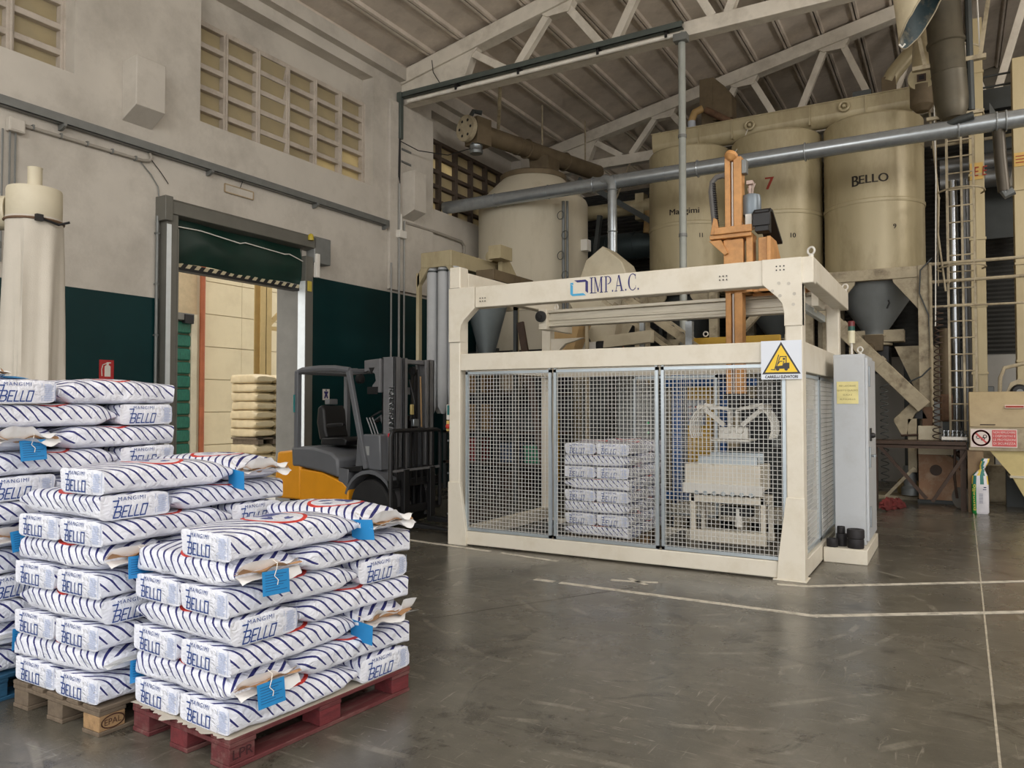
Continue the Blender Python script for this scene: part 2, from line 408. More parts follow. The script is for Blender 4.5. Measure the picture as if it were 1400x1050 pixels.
# ---- roll-up door in the left wall
d1 = bpy.data.objects.new('door_1', None); COL.objects.link(d1); d1.location = (WX, 8.1, 0); struct(d1)
m_dframe = mat('door_frame_steel', S(112,111,104), .5, .3, var=.08)
m_bright = mat('bright_aluminium', S(222,228,230), .35, .25, var=.05, scale=8)
m_curt = mat('dark_green_tarpaulin', S(10,44,36), .42, var=.2, scale=3)
for (ya, yb) in ((6.70, 6.88), (9.30, 9.47)):
    MB().box((WX, ya, 0), (WX+.17, yb, 4.30 if ya < 8 else 4.14)).build('side_post', m_dframe, d1, bev=.006)
MB().box((WX+.172, 6.695, 0), (WX+.18, 6.765, 4.14)).build('post_strip', m_bright, d1)
MB().box((WX+.172, 6.86, 0), (WX+.178, 6.885, 4.1)).build('post_strip', m_dframe, d1)
MB().box((WX+.002, 9.292, 0), (WX+.165, 9.299, 3.72)).build('guide_rail', m_bright, d1)
h = MB(); h.prism([(WX, 4.26), (WX+.2, 4.29), (WX+.2, 4.46), (WX+.16, 4.50), (WX, 4.50)], 'y', 6.70, 9.50); h.build('header_box', m_dframe, d1, bev=.006)
MB().box((WX-.01, 6.64, 4.18), (WX+.22, 6.76, 4.52)).build('end_plate', m_dframe, d1, bev=.008)
MB().box((WX, 9.47, 4.05), (WX+.2, 9.86, 4.50)).build('motor_box', mat('motor_box_grey', S(126,128,126), .5, .2), d1, bev=.015)
mb = MB().box((WX+.17, 9.48, 3.80), (WX+.24, 9.56, 4.20)); mb.build('control_strip', m_white, d1, bev=.006)
MB().lathe([(.05, 0), (.05, .06), (.035, .10), (.01, .115)], (WX+.22, 9.36, 4.40), 12).build('warning_lamp', mat('amber_lens', S(190,170,60), .3), d1)
MB().box((WX+.178, 9.33, 3.55), (WX+.19, 9.42, 3.72)).build('sensor', mat('yellow_sensor', S(200,180,80), .5), d1)
# sagging curtain
cu = MB(); ny, nz = 40, 14; vv = []; ff = []
for i in range(ny+1):
    for j in range(nz+1):
        y = 6.88+2.42*i/ny; z = 4.27-.62*j/nz
        fold = .035*noise.noise((y*1.6+z*1.4, z*1.2, 3.1))+.03*abs(noise.noise((y*1.1-z*1.8, .4, z)))
        vv.append((WX+.02+fold+.06*math.sin(PI*j/nz), y, z-.02*math.sin(y*4)*(j/nz)))
for i in range(ny):
    for j in range(nz): a_ = i*(nz+1)+j; ff.append((a_, a_+1, a_+nz+2, a_+nz+1))
cu.add(vv, ff); cu.build('curtain', m_curt, d1, fix=False)
MB().tube([(WX+.10, 6.88, 4.15), (WX+.10, 7.3, 4.165), (WX+.105, 8.0, 4.11), (WX+.1, 8.1, 4.14), (WX+.1, 8.9, 4.10), (WX+.1, 9.0, 4.12), (WX+.1, 9.3, 4.05)], .009, 6).build('curtain_cord', m_white, d1)
bb = MB().box((WX-.12, 6.88, 3.56), (WX+.03, 9.30, 3.66)); bb.m(1)
for i in range(16): bb.prism([(6.95+i*.15, 3.60), (7.02+i*.15, 3.60), (7.07+i*.15, 3.66), (7.0+i*.15, 3.66)], 'x', WX+.03, WX+.034)
bb.build('bottom_bar', [m_dark, mat('bar_stripe', S(190,180,150), .6)], d1)
# hazard-striped reveal strip
hz = MB().box((WX-.22, 9.372, 0), (WX-.14, 9.379, 3.6)); hz.m(1)
for i in range(24): hz.prism([(WX-.22, .1+i*.15), (WX-.14, .17+i*.15), (WX-.14, .24+i*.15), (WX-.22, .17+i*.15)], 'y', 9.368, 9.372)
hz.build('hazard_strip', [mat('hazard_black', S(40,40,36), .6), mat('hazard_yellow', S(178,160,70), .6)], d1)
struct(MB().box((WX-.56, D1-.02, 0), (WX-.0, D1, DZ)).build('trim_20', m_conc))
# ---- yard behind the door: cream panel wall with seams
an = struct(MB().box((-17.3, 4, -.2), (-17.04, 26, 6.6)).build('wall_annex', mat('annex_cream', S(206,192,160), .85, var=.06, scale=.8)))
m_pan = mat('annex_panel', S(226,212,178), .8, var=.05, scale=.8, dirt=S(190,172,138), damt=.3, dscale=1.2)
for i in range(7):
    for (ya, yb) in ((13.35, 14.55), (14.56, 17.4), (17.41, 22)):
        MB().box((-17.05, ya, i*.86+.01-.25), (-17.0, yb, i*.86+.85-.25)).build('wall_panel', m_pan, an)
MB().box((-17.05, 8, 3.95), (-17.0, 13.1, 6.6)).build('wall_panel', mat('annex_brick_tone', S(196,176,142), .9, var=.1, scale=6), an)
d2 = bpy.data.objects.new('door_2', None); COL.objects.link(d2); d2.location = (-17, 12.5, 0); struct(d2)
m_slat = mat('green_strip_slat', S(46,104,88), .3, var=.35, scale=9, stretch=(1, 6, 1))
for i in range(11): MB().prism([(-16.98, .02+i*.345), (-16.92, .06+i*.345), (-16.92, .30+i*.345), (-16.98, .335+i*.345)], 'y', 11.2, 12.86).build('slat', m_slat, d2)
MB().box((-17, 11.0, 3.80), (-16.82, 12.9, 3.98)).build('head_box', m_conc, d2, bev=.01)
MB().box((-16.9, 12.6, 3.72), (-16.78, 12.86, 3.95)).build('motor', m_dark, d2, bev=.01)
MB().box((-17, 12.88, 0), (-16.9, 13.06, 3.98)).build('side_post', m_cream, d2, bev=.01)
struct(MB().box((-17.3, 4, 6.6), (-16.3, 26, 6.8)).build('shade_slab_annex', m_conc))  # unseen slab added to shade the annex wall and tone it down
tag(MB().tube([(-16.9, 13.2, -.2), (-16.9, 13.2, 6.4)], .07, 12).build('downpipe', mat('rust_red_pipe', S(166,92,58), .6, var=.15)), 'rust red downpipe on the cream wall seen through the doorway', 'pipe')
cl = thing('steel_column', 'tan steel column with diagonal brace beyond the doorway', 'column', (-15.2, 13.7, -.2))
m_tan = mat('tan_steel', S(196,170,116), .6, var=.08)
MB().box((-15.32, 13.50, -.2), (-15.30, 13.86, 6.5)).box((-15.1, 13.50, -.2), (-15.08, 13.86, 6.5)).box((-15.32, 13.67, -.2), (-15.08, 13.69, 6.5)).build('post', m_tan, cl)
MB().bar((-15.2, 13.86, 3.7), (-15.2, 15.6, 5.3), .08, .1).build('brace', m_tan, cl)
MB().bar((-15.2, 13.86, 3.62), (-15.2, 16.2, 3.66), .08, .1).build('strut', m_tan, cl)
# ------------------------------------------------------------------ feed sacks
def sack_material():
    m = bpy.data.materials.new('printed_white_sack'); m.use_nodes = True; nt = m.node_tree; nt.nodes.clear(); L = nt.links.new
    out = node(nt, 'ShaderNodeOutputMaterial'); p = node(nt, 'ShaderNodeBsdfPrincipled', Roughness=.42); L(p.outputs[0], out.inputs[0])
    uv = node(nt, 'ShaderNodeUVMap'); sp = node(nt, 'ShaderNodeSeparateXYZ'); L(uv.outputs[0], sp.inputs[0])
    def mth(op, a, b=None, c=None):
        n = node(nt, 'ShaderNodeMath', _operation=op)
        for i, q in enumerate((a, b, c)):
            if q is None: continue
            if isinstance(q, (int, float)): n.inputs[i].default_value = q
            else: L(q, n.inputs[i])
        return n.outputs[0]
    u, w = sp.outputs[0], sp.outputs[1]
    aw = mth('ABSOLUTE', w)
    # diagonal stripes over the top sheet, bending as they run down the sides
    bend = mth('MULTIPLY', mth('MULTIPLY', w, aw), .9)
    ph = mth('FRACT', mth('DIVIDE', mth('SUBTRACT', u, mth('ADD', mth('MULTIPLY', w, .55), bend)), .062))
    wid = mth('SUBTRACT', .34, mth('MULTIPLY', mth('POWER', aw, 2.0), 2.6))
    st = mth('LESS_THAN', ph, wid)
    st = mth('MULTIPLY', st, mth('LESS_THAN', aw, .262))
    st = mth('MULTIPLY', st, mth('GREATER_THAN', u, -1.0))
    # red oval with a picture patch in it
    e = mth('SQRT', mth('ADD', mth('POWER', mth('DIVIDE', mth('SUBTRACT', u, .0), .16), 2.0), mth('POWER', mth('DIVIDE', w, .172), 2.0)))
    inside = mth('LESS_THAN', e, 1.0); ring = mth('MULTIPLY', inside, mth('GREATER_THAN', e, .87))
    nz = node(nt, 'ShaderNodeTexNoise', Scale=9.0, Detail=3.0); L(uv.outputs[0], nz.inputs['Vector'])
    blob = mth('MULTIPLY', mth('LESS_THAN', e, .62), mth('GREATER_THAN', nz.outputs['Fac'], .5))
    st = mth('MULTIPLY', st, mth('SUBTRACT', 1.0, inside))
    tc = node(nt, 'ShaderNodeTexCoord'); n2 = node(nt, 'ShaderNodeTexNoise', Scale=7.0, Detail=4.0); L(tc.outputs['Object'], n2.inputs['Vector'])
    base = node(nt, 'ShaderNodeValToRGB'); L(n2.outputs['Fac'], base.inputs[0]); el = base.color_ramp.elements
    el[0].position = .3; el[0].color = S(228,231,242)+(1,); el[1].position = .7; el[1].color = S(242,244,252)+(1,)
    def mix(f, a, col):
        x = node(nt, 'ShaderNodeMix', _data_type='RGBA'); L(f, x.inputs[0]); L(a, x.inputs[6]); x.inputs[7].default_value = S(*col)+(1,); return x.outputs[2]
    c = mix(st, base.outputs[0], (38,42,112)); c = mix(ring, c, (214,62,52)); c = mix(blob, c, (84,92,150))
    L(c, p.inputs['Base Color'])
    n3 = node(nt, 'ShaderNodeTexNoise', Scale=16.0, Detail=4.0, Distortion=1.5); L(tc.outputs['Object'], n3.inputs['Vector'])
    vo = node(nt, 'ShaderNodeTexVoronoi', Scale=11.0); dv = node(nt, 'ShaderNodeVectorMath', _operation='MULTIPLY_ADD'); L(n3.outputs['Color'], dv.inputs[0]); dv.inputs[1].default_value = (.12, .12, .12); L(tc.outputs['Object'], dv.inputs[2]); L(dv.outputs[0], vo.inputs['Vector'])
    hh = mth('ADD', mth('MULTIPLY', n3.outputs['Fac'], .6), vo.outputs['Distance'])
    b = node(nt, 'ShaderNodeBump', Strength=.8, Distance=.018); L(hh, b.inputs['Height']); L(b.outputs[0], p.inputs['Normal'])
    return m
m_sack = sack_material()
m_ink = mat('blue_black_ink', S(36,44,92), .5, var=.05)
m_blue = mat('blue_ink', S(30,66,140), .5, var=.05)
m_pale = mat('pale_blue_ink', S(176,190,222), .5, var=.1)
m_paper = mat('white_sack_paper', S(232,232,232), .55, var=.04, bump=.3, bscale=25)
m_kraft = mat('brown_kraft_paper', S(176,136,98), .75, var=.12, bump=.3, bscale=25)
m_tag = mat('blue_label', S(34,136,200), .55, var=.06)
m_tagt = mat('label_print', S(20,70,120), .6)
m_thread = mat('white_thread', S(236,232,222), .7)
SL_, SA, SB = .785, .194, .0642
def sgnpow(c, p): return math.copysign(abs(c)**p, c)
def end_fn(a, b):   # printed end: bulged vertical face; y, z in metres from its centre -> point
    def f(y, z, d=0): return (-SL_/2-.010*max(0, 1-(y/a)**2)*max(0, 1-(z/b)**2)-d, y, SB+z)
    return f
def sack_body(seed, crown=0.0):
    rnd = random.Random(seed); so = Vector((seed*13.1, seed*7.7, seed*3.3))
    NL, NT = 26, 36; rings = []; uvs = []
    for i in range(NL):
        s = i/(NL-1); s = s if i else 0.0
        x = -SL_/2+s*SL_
        tt = max(0, (s-.84)/.16); tt = tt*tt*(3-2*tt); t0 = max(0, 1-s/.05)
        b = SB*(1-.50*tt)*(1-.03*t0); a = SA*(1-.05*tt)*(1-.01*t0); n = 4.2-1.6*tt+2.5*t0
        ring = []
        for j in range(NT+1):
            th = -PI/2+2*PI*j/NT      # from the bottom, over +y, top, -y, back
            cy = sgnpow(math.cos(th), 2/n)*a; cz = sgnpow(math.sin(th), 2/n)*b
            wr = noise.noise(Vector((x*4, cy*5, cz*9))+so)*.009+noise.noise(Vector((x*13, cy*13, cz*17))+so)*.004+(.35-abs(noise.noise(Vector((x*8+cy*5, cy*9, cz*8))+so*2)))*.007
            k = 1+wr/max(b, .03)*(.6 if tt < .5 else .3)
            up = cz > 0
            z = SB+cz*(1+(wr*5 if not up else 0))+crown*math.sin(PI*min(1, s*1.02))*max(0, cz/b)*(1-.5*(cy/a)**2)*b
            if up: z += wr*.7
            sag = .004*math.sin(s*PI*2+seed)
            yy = cy*k+sag*(1 if abs(cy) > .1 else .5)
            if not crown: z = min(z, .1285); 
            ring.append(Vector((x+noise.noise(Vector((cy*9, cz*9, 2+seed)))*.006*tt, max(-.1985, min(.1985, yy)), max(z, .0008))))
        rings.append(ring)
        # girth coordinate from the top centre, + towards -y
        d = [0.0]
        for j in range(NT): d.append(d[-1]+(ring[j+1]-ring[j]).length)
        mid = d[NT//2]; uvs.append([(x, q-mid) for q in d])
    v = [p for r in rings for p in r]; f = []; fuv = []
    W_ = NT+1
    for i in range(NL-1):
        for j in range(NT):
            f.append((i*W_+j, (i+1)*W_+j, (i+1)*W_+j+1, i*W_+j+1)); fuv.append((uvs[i][j], uvs[i+1][j], uvs[i+1][j+1], uvs[i][j+1]))
    # printed end cap: nested rings following the bulge
    r0 = rings[0]; ef = end_fn(SA, SB); prev = list(range(W_)); 
    for sc in (.985, .85, .7, .5, .3, .15):
        base = len(v)
        for p in r0: 
            q = ef(p.y*sc, (p.z-SB)*sc); v.append(Vector(q))
        for j in range(NT): f.append((prev[j], prev[j+1], base+j+1, base+j)); fuv.append(((-5, 0),)*4)
        prev = list(range(base, base+W_))
    v.append(Vector(ef(0, 0)));
    for j in range(NT): f.append((prev[j], prev[j+1], len(v)-1)); fuv.append(((-5, 0),)*3)
    v.append(Vector((SL_/2+.004, 0, SB))); e0 = (NL-1)*W_
    for j in range(NT): f.append((e0+j+1, e0+j, len(v)-1)); fuv.append(((-5, 0),)*3)
    me = bpy.data.meshes.new('feed_sack'); me.from_pydata([tuple(p) for p in v], [], f)
    ul = me.uv_layers.new(name='UVMap'); k = 0
    for q in fuv:
        for c in q: ul.data[k].uv = c; k += 1
    me.materials.append(m_sack); me.shade_smooth(); me.set_sharp_from_angle(angle=.9); me.validate()
    return me
SACKS = [sack_body(s) for s in (1, 2, 3, 4, 7, 8)]; SACK_TOP = [sack_body(s, .38) for s in (5, 6)]
BELLO = [[(-.30,1.22),(.10,1.22),(.0,.0)], [(-.14,.80),(.36,.80),(.43,.7),(.43,.52),(.34,.42),(0,.42)], [(.34,.42),(.46,.32),(.46,.1),(.36,0),(0,0)],
         [(.98,0),(.62,0),(.62,.8),(.98,.8)], [(.62,.41),(.9,.41)], [(1.14,.8),(1.14,0),(1.48,0)], [(1.62,.8),(1.62,0),(1.96,0)], [(2.1,0),(2.1,.8),(2.5,.8),(2.5,0),(2.1,0)]]
def print_mesh():
    ef = end_fn(SA, SB); F = lambda y, z: ef(-y, z, .0035)   # mirrored so that it reads from outside
    mb = MB(); k = .069
    vf = strokes(BELLO, .095, .22); put(mb, ([(-.132+x*k, -.050+y*k) for x, y in vf[0]], vf[1]), F)
    t = text2d('MANGIMI', .0195, 1.1, .12, spacing=1.25)
    put(mb, ([(-.112+x, .033+y) for x, y in t[0]], t[1]), F)
    words = mb; mb = MB()
    rr = random.Random(3)
    for i in range(15):
        z = -.047+i*.0063; a = .108+rr.random()*.012; b = .172-rr.random()*.018
        put(mb, ([(a, z), (b, z), (b, z+.0028), (a, z+.0028)], [(0,1,2,3)]), F)
    for yy in (.100, .178):
        put(mb, ([(yy, -.05), (yy+.0025, -.05), (yy+.0025, .05), (yy, .05)], [(0,1,2,3)]), F)
    out = []
    for b_, n_, m_ in ((words, 'end_lettering', m_blue), (mb, 'info_print', m_pale)):
        o = b_.build(n_, m_, smooth=False, fix=False); out.append(o.data); bpy.data.objects.remove(o)
    return out
PRINT, INFO = print_mesh()
def flap_mesh(kind, seed):
    rnd = random.Random(seed); a = SA*.93; N = 22
    mb = MB(); ln = {'plain': .008, 'neat': .035, 'torn': .055, 'open': .085}[kind]
    def strip(z0_, l0, lift, jag, mi, wave, th=.003):
        mb.m(mi); vv = []; ff = []; M_ = 5
        for i in range(N+1):
            y = -a+2*a*i/N; l = l0*(1+jag*noise.noise(Vector((y*14, seed, mi*3+z0_))))
            for j in range(M_+1):
                q = j/M_; x = SL_/2-.006+l*q
                z = SB+z0_+lift*q*q+wave*q*noise.noise(Vector((y*9, q*1.5, seed+mi)))
                vv.append((x, y*(1-.06*q), max(z, -.05)))
        for i in range(N):
            for j in range(M_):
                k = i*(M_+1)+j; ff.append((k, k+1, k+M_+2, k+M_+1))
        mb.add(vv, ff)
    if kind == 'plain': strip(0, ln, -.002, .1, 0, .008)
    elif kind == 'neat': strip(0, ln, -.012, .25, 0, .03); strip(.004, ln*.8, .004, .3, 0, .03)
    elif kind == 'torn': strip(-.002, ln, -.030, .2, 0, .03); strip(.010, ln*.95, .022, .35, 1, .045); strip(.016, ln*.55, .026, .5, 0, .04)
    else: strip(0, ln*1.25, -.012, .35, 0, .05); strip(.012, ln, .03, .45, 0, .07); strip(.006, ln*.75, .010, .4, 1, .05)
    o = mb.build('sewn_flap', [m_paper, m_kraft], fix=False); me = o.data; bpy.data.objects.remove(o); return me
FLAPS = {k: [flap_mesh(k, s) for s in (1, 2)] for k in ('plain', 'neat', 'torn', 'open')}
_o = MB().box((-.0008, -.075, -.055), (.0008, .075, .055)).m(1)
for i in range(7): _o.box((.0008, -.06, .036-i*.012), (.0012, .06-.02*(i % 3), .0385-i*.012))
_o = _o.build('label_tag', [m_tag, m_tagt], smooth=False); TAG = _o.data; bpy.data.objects.remove(_o)
_o = MB().tube([(-.03, .01, .10), (0, .012, .085), (.008, .0, .06), (.006, -.012, .03), (.012, .004, .01), (.009, .0, -.012)], .0022, 5).build('string', m_thread); STRING = _o.data; bpy.data.objects.remove(_o)
NS = [0]
def child(name, me, par, loc=(0,0,0), rot=(0,0,0)):
    o = bpy.data.objects.new(name, me); COL.objects.link(o); o.parent = par; o.location = loc; o.rotation_euler = rot; return o
def sack(M_, cx, cy, z, ang, label, group, flap='plain', tagk=None, top=False, tilt=(0, 0), tagpos=None, zs=1.0):
    i = NS[0]; NS[0] += 1
    me = (SACK_TOP[i % 2] if top else SACKS[(i*7+i//6) % 6])
    o = bpy.data.objects.new('feed_sack', me); COL.objects.link(o)
    rr = random.Random(i*5+1)
    a = ang+rr.uniform(-.007, .007)
    mt = M_ @ Matrix.Translation((cx+rr.uniform(-.004, .004)*abs(math.cos(ang)), cy+rr.uniform(-.004, .004)*abs(math.sin(ang)), z)) @ Matrix.Rotation(a, 4, 'Z') @ Matrix.Rotation(tilt[0], 4, 'X') @ Matrix.Rotation(tilt[1], 4, 'Y')
    o.matrix_world = mt; o.scale.z = zs
    tag(o, label, 'sack', group)
    child('end_lettering', PRINT, o); child('info_print', INFO, o)
    child('sewn_flap', FLAPS[flap][i % 2], o)
    if tagk:
        p = tagpos or (SL_/2+.060, 0, SB-.012); t = child('label_tag', TAG, o, p, (rr.uniform(-.1, .15), -.12, rr.uniform(-.15, .15))); child('string', STRING, t)
    return o
NTH = ['', 'bottom', 'second', 'third', 'fourth', 'fifth', 'sixth', 'seventh', 'eighth', 'ninth', 'tenth', 'eleventh', 'twelfth']
def lname(k, n): return 'top layer' if k == n else ('bottom layer' if k == 1 else NTH[k]+' layer')
SK = {}
def sack_stack(origin, rz, n, pitch, where, group, xdir, ends_only=False, flaps={}, skip=(), two='front', deck=.146, ydir={}, lean=0.0):
    # pallet frame: x across 0..0.8, y away from the viewer 0..1.2; odd layers: two sacks end-on in front, one crosswise behind; even layers turned round
    M_ = Matrix.Translation(origin) @ Matrix.Rotation(rz, 4, 'Z')
    for k in range(1, n+1):
        z = deck+(k-1)*pitch; zs = pitch/.13
        ax = 0 if xdir[k] > 0 else PI; cross = 'sewn end' if xdir[k] > 0 else 'printed end'
        L_ = lname(k, n); dx = lean*(k-1)+random.Random(k*31+n).uniform(-.011, .011)
        if k % 2 == 1:
            items = [('L', .2, .4, PI/2), ('R', .6, .4, PI/2), ('X', .4, 1.0, ax)]
        else:
            yd = ydir.get(k, -1)
            items = [('X', .4, .2, ax), ('L', .2, .8, PI/2*yd), ('R', .6, .8, PI/2*yd)]
        for nm, cx, cy, an_ in items:
            if (k, nm) in skip: continue
            if nm == 'X':
                lab = 'striped sack laid crosswise, %s right, %s on %s' % (cross, L_, where)
            elif k % 2 == 1:
                lab = 'striped sack, printed end in front, %s one, %s on %s' % ('left' if nm == 'L' else 'right', L_, where)
            else:
                lab = 'striped sack behind the crosswise one, %s side, %s on %s' % ('left' if nm == 'L' else 'right', L_, where)
            fl = flaps.get((k, nm), {})
            SK[(n, k, nm)] = sack(M_, cx+dx, cy, z, an_, lab, group, top=(k == n), zs=zs, **fl)
def xalt(n, start=-1):  # crosswise sacks: L1 printed right, L2 sewn right, L3 sewn, L4 printed, ...
    return {k: {1: -1, 2: 1, 3: 1, 0: -1}[k % 4] for k in range(1, n+1)}
# ------------------------------------------------------------------ pallets
def pallet(origin, rz, label, mats, group, stamp=None):
    t = thing('pallet', label, 'pallet', origin, rz, group); rr = random.Random(label)
    mw = lambda: mats[rr.randrange(len(mats))]
    grey = [mats[-1]]
    def bx(a, b, nm, m): 
        if nm != 'block' and len(mats) > 1: m = grey[0]
        j = rr.uniform(-.003, .003); return MB().box((a[0]+j, a[1], a[2]), (b[0]+j, b[1], b[2])).build(nm, m, t, world=False, bev=.004)
    for y0 in (0, .5275, 1.055):
        bx((0, y0, 0), (.8, y0+.145, .0), 'x', mats[0]) if False else None
    for (xa, xb) in ((0, .145), (.3275, .4725), (.655, .8)):
        bx((xa, 0, 0), (xb, 1.2, .022), 'bottom_board', mw())
        for (ya, yb) in ((0, .145), (.5275, .6725), (1.055, 1.2)):
            bx((xa+.004, ya+.003, .022), (xb-.004, yb-.003, .1), 'block', mw())
    for (ya, yb) in ((0, .145), (.5275, .6725), (1.055, 1.2)): bx((0, ya, .1), (.8, yb, .122), 'stringer_board', mw())
    for (xa, xb) in ((0, .145), (.19, .29), (.3275, .4725), (.51, .61), (.655, .8)): bx((xa, 0, .122), (xb, 1.2, .144), 'deck_board', mw())
    if stamp: stamp(t)
    return t
def wood(name, c, dirt): return mat(name, c, .8, var=.16, scale=9, bump=.3, bscale=40, dirt=dirt, damt=.6, dscale=6, stretch=(3, .6, 3))
m_red = [wood('red_painted_wood', S(110,42,46), S(64,32,34)), wood('red_painted_wood_worn', S(98,44,46), S(130,104,96))]
m_wood = [wood('pallet_wood', S(164,132,94), S(104,82,60)), wood('pallet_wood_grey', S(112,98,82), S(76,66,54))]
m_bluew = [wood('blue_painted_wood', S(34,84,116), S(30,50,64))]
m_burn = mat('burned_stamp', S(70,40,30), .9)
def stamp_lpr(t):
    v, f = text2d('LPR', .045, 1.1, 0, 'CENTER'); mb = MB(); put(mb, (v, f), lambda x, y: (.7975, .075+x, .045+y)); mb.build('stamp', mat('dark_stamp', S(60,26,30), .9), t, world=False, smooth=False, fix=False)
def stamp_oval(t):
    v, f = text2d('EPAL', .03, 1.0, 0, 'CENTER'); mb = MB(); put(mb, (v, f), lambda x, y: (.7975, .075+x, .047+y))
    rg = [(math.cos(2*PI*i/24)*.06, math.sin(2*PI*i/24)*.032) for i in range(25)]
    put(mb, strokes([rg], .006), lambda x, y: (.7976, .075+x, .061+y)); mb.build('stamp', m_burn, t, world=False, smooth=False, fix=False)

RED_O, RED_R = Vector((-3.645, 2.455, 0)), math.radians(-4.5)
MID_O, MID_R = Vector((-4.50, 2.32, 0)), math.radians(-.5)
LEF_O, LEF_R = Vector((-5.42, 2.20, 0)), math.radians(1.0)
pallet(RED_O, RED_R, 'red painted wooden pallet under the nearest sack stack', m_red, 'pallets under the sacks', stamp_lpr)
pallet(MID_O, MID_R, 'bare weathered wooden pallet under the middle sack stack', m_wood, 'pallets under the sacks', stamp_oval)
pallet(LEF_O, LEF_R, 'blue painted pallet under the tallest sack stack', m_bluew, 'pallets under the sacks')
tg = dict(tagk=1)
# nearest stack, seven layers
xr = xalt(7); xr[7] = 1
sack_stack(RED_O, RED_R, 7, .131, 'red pallet', 'feed sacks on the red pallet', xr, skip={(7, 'L')}, flaps={
    (2, 'X'): dict(flap='torn', tagk=1, tagpos=(SL_/2+.065, -.02, .035)), (6, 'X'): dict(flap='torn', tagk=1, tagpos=(SL_/2+.065, -.0, .02)),
    (7, 'X'): dict(flap='open'), (7, 'R'): dict(flap='neat', tagk=1, tagpos=(SL_/2+.03, -.20, .04), tilt=(0, -.01)),
    (3, 'X'): dict(flap='open'), (3, 'R'): dict(flap='neat', tagk=1, tagpos=(SL_/2+.02, -.205, .02))})
# middle stack, nine layers
xm = xalt(9); xm[9] = 1; xm[7] = -1
sack_stack(MID_O, MID_R, 9, .131, 'bare wooden pallet', 'feed sacks on the bare wooden pallet', xm, skip={(9, 'L')}, flaps={
    (2, 'X'): dict(flap='neat', tagk=1, tagpos=(SL_/2+.06, .0, .01)), (6, 'X'): dict(flap='torn', tagk=1, tagpos=(SL_/2+.06, -.02, .02)),
    (9, 'X'): dict(flap='open'), (9, 'R'): dict(flap='neat', tagk=1, tagpos=(SL_/2+.02, -.20, .02))})
# tallest stack, twelve layers
xl = xalt(12); xl[11] = -1
sack_stack(LEF_O, LEF_R, 12, .1375, 'blue pallet', 'feed sacks on the blue pallet', xl, flaps={
    (10, 'X'): dict(flap='open', tagk=1, tagpos=(SL_/2+.07, .02, .01)), (6, 'X'): dict(flap='torn', tagk=1), (2, 'X'): dict(flap='neat', tagk=1), (11, 'R'): dict(flap='neat'), (12, 'X'): dict(flap='neat')})

_s = SK[(12, 12, 'X')]
_f = child('torn_flap', FLAPS['open'][0], _s, (-.69, 0, .075), (.05, -.06, .25)); _f.scale = (1.0, .42, 1.0)
child('label_tag', TAG, _s, (-.25, .0, .148), (.12, 1.45, .3))

# slip sheet of paper between the red pallet and its bottom sacks
_q = MB(); _r = random.Random(5); _p = []
for i in range(40): _p.append((.8*i/39, -.012+_r.uniform(-.016, .012)-(.03 if i in (15, 16, 17, 30, 31) else 0)))
_p += [(.798, .3), (.80, .7), (.79, 1.19), (.01, 1.19), (-.01, .6)]
_o = _q.prism(_p, 'z', 0, .0012).build('slip_sheet', mat('slip_sheet_paper', S(190,182,168), .8, var=.1), fix=True)
_o.location = RED_O+Vector((0, 0, .1445)); _o.rotation_euler = (0, 0, RED_R); tag(_o, 'torn grey paper sheet between red pallet and bottom sacks', 'sheet')
# ------------------------------------------------------------------ palletising cell
m_mach = mat('machine_cream', S(226,219,203), .42, var=.03, scale=2, dirt=S(190,176,146), damt=.35, dscale=3)
m_mesh = mat('zinc_wire', S(220,220,216), .4, .1, var=.05)
m_alu = mat('fence_aluminium', S(190,200,206), .35, .6, var=.06, scale=6)
m_orange = mat('orange_brown_profile', S(204,150,92), .5, var=.14, scale=8, dirt=S(130,80,44), damt=.4, dscale=5)
m_blk = mat('machine_black', S(26,26,28), .5, var=.2)
m_navy = mat('navy_print', S(44,42,110), .5); m_sky = mat('sky_blue_print', S(70,168,214), .5)
m_gap = mat('seam_line', S(120,110,92), .8)
F0, F1, B0, B1 = 7.58, 7.76, 10.0, 10.15
pz = thing('palletising_machine', 'large cream palletising cell with mesh fence and portal frame on the concrete floor', 'machine', (-3.2, 8.8, 0))
Bm = lambda: MB()
def part(mb, n, m, bev=.006, par=pz, **k): return mb.build(n, m, par, bev=bev, **k)
part(MB().box((-5.245, F0, .0), (-5.09, F1, 3.30)), 'post', m_mach, .012)
part(MB().box((-1.391, F0, .0), (-1.233, F1, 2.84)), 'post', m_mach, .012)
part(MB().box((-1.356, B0, 0), (-1.208, B1, 2.84)), 'post', m_mach, .012)
part(MB().box((-5.27, B0, 0), (-5.13, B1, 3.0)), 'post', m_mach, .012)
def arc(c, r, a0, a1, n=6): return [(c[0]+r*math.cos(math.radians(a0+(a1-a0)*i/n)), c[1]+r*math.sin(math.radians(a0+(a1-a0)*i/n))) for i in range(n+1)]
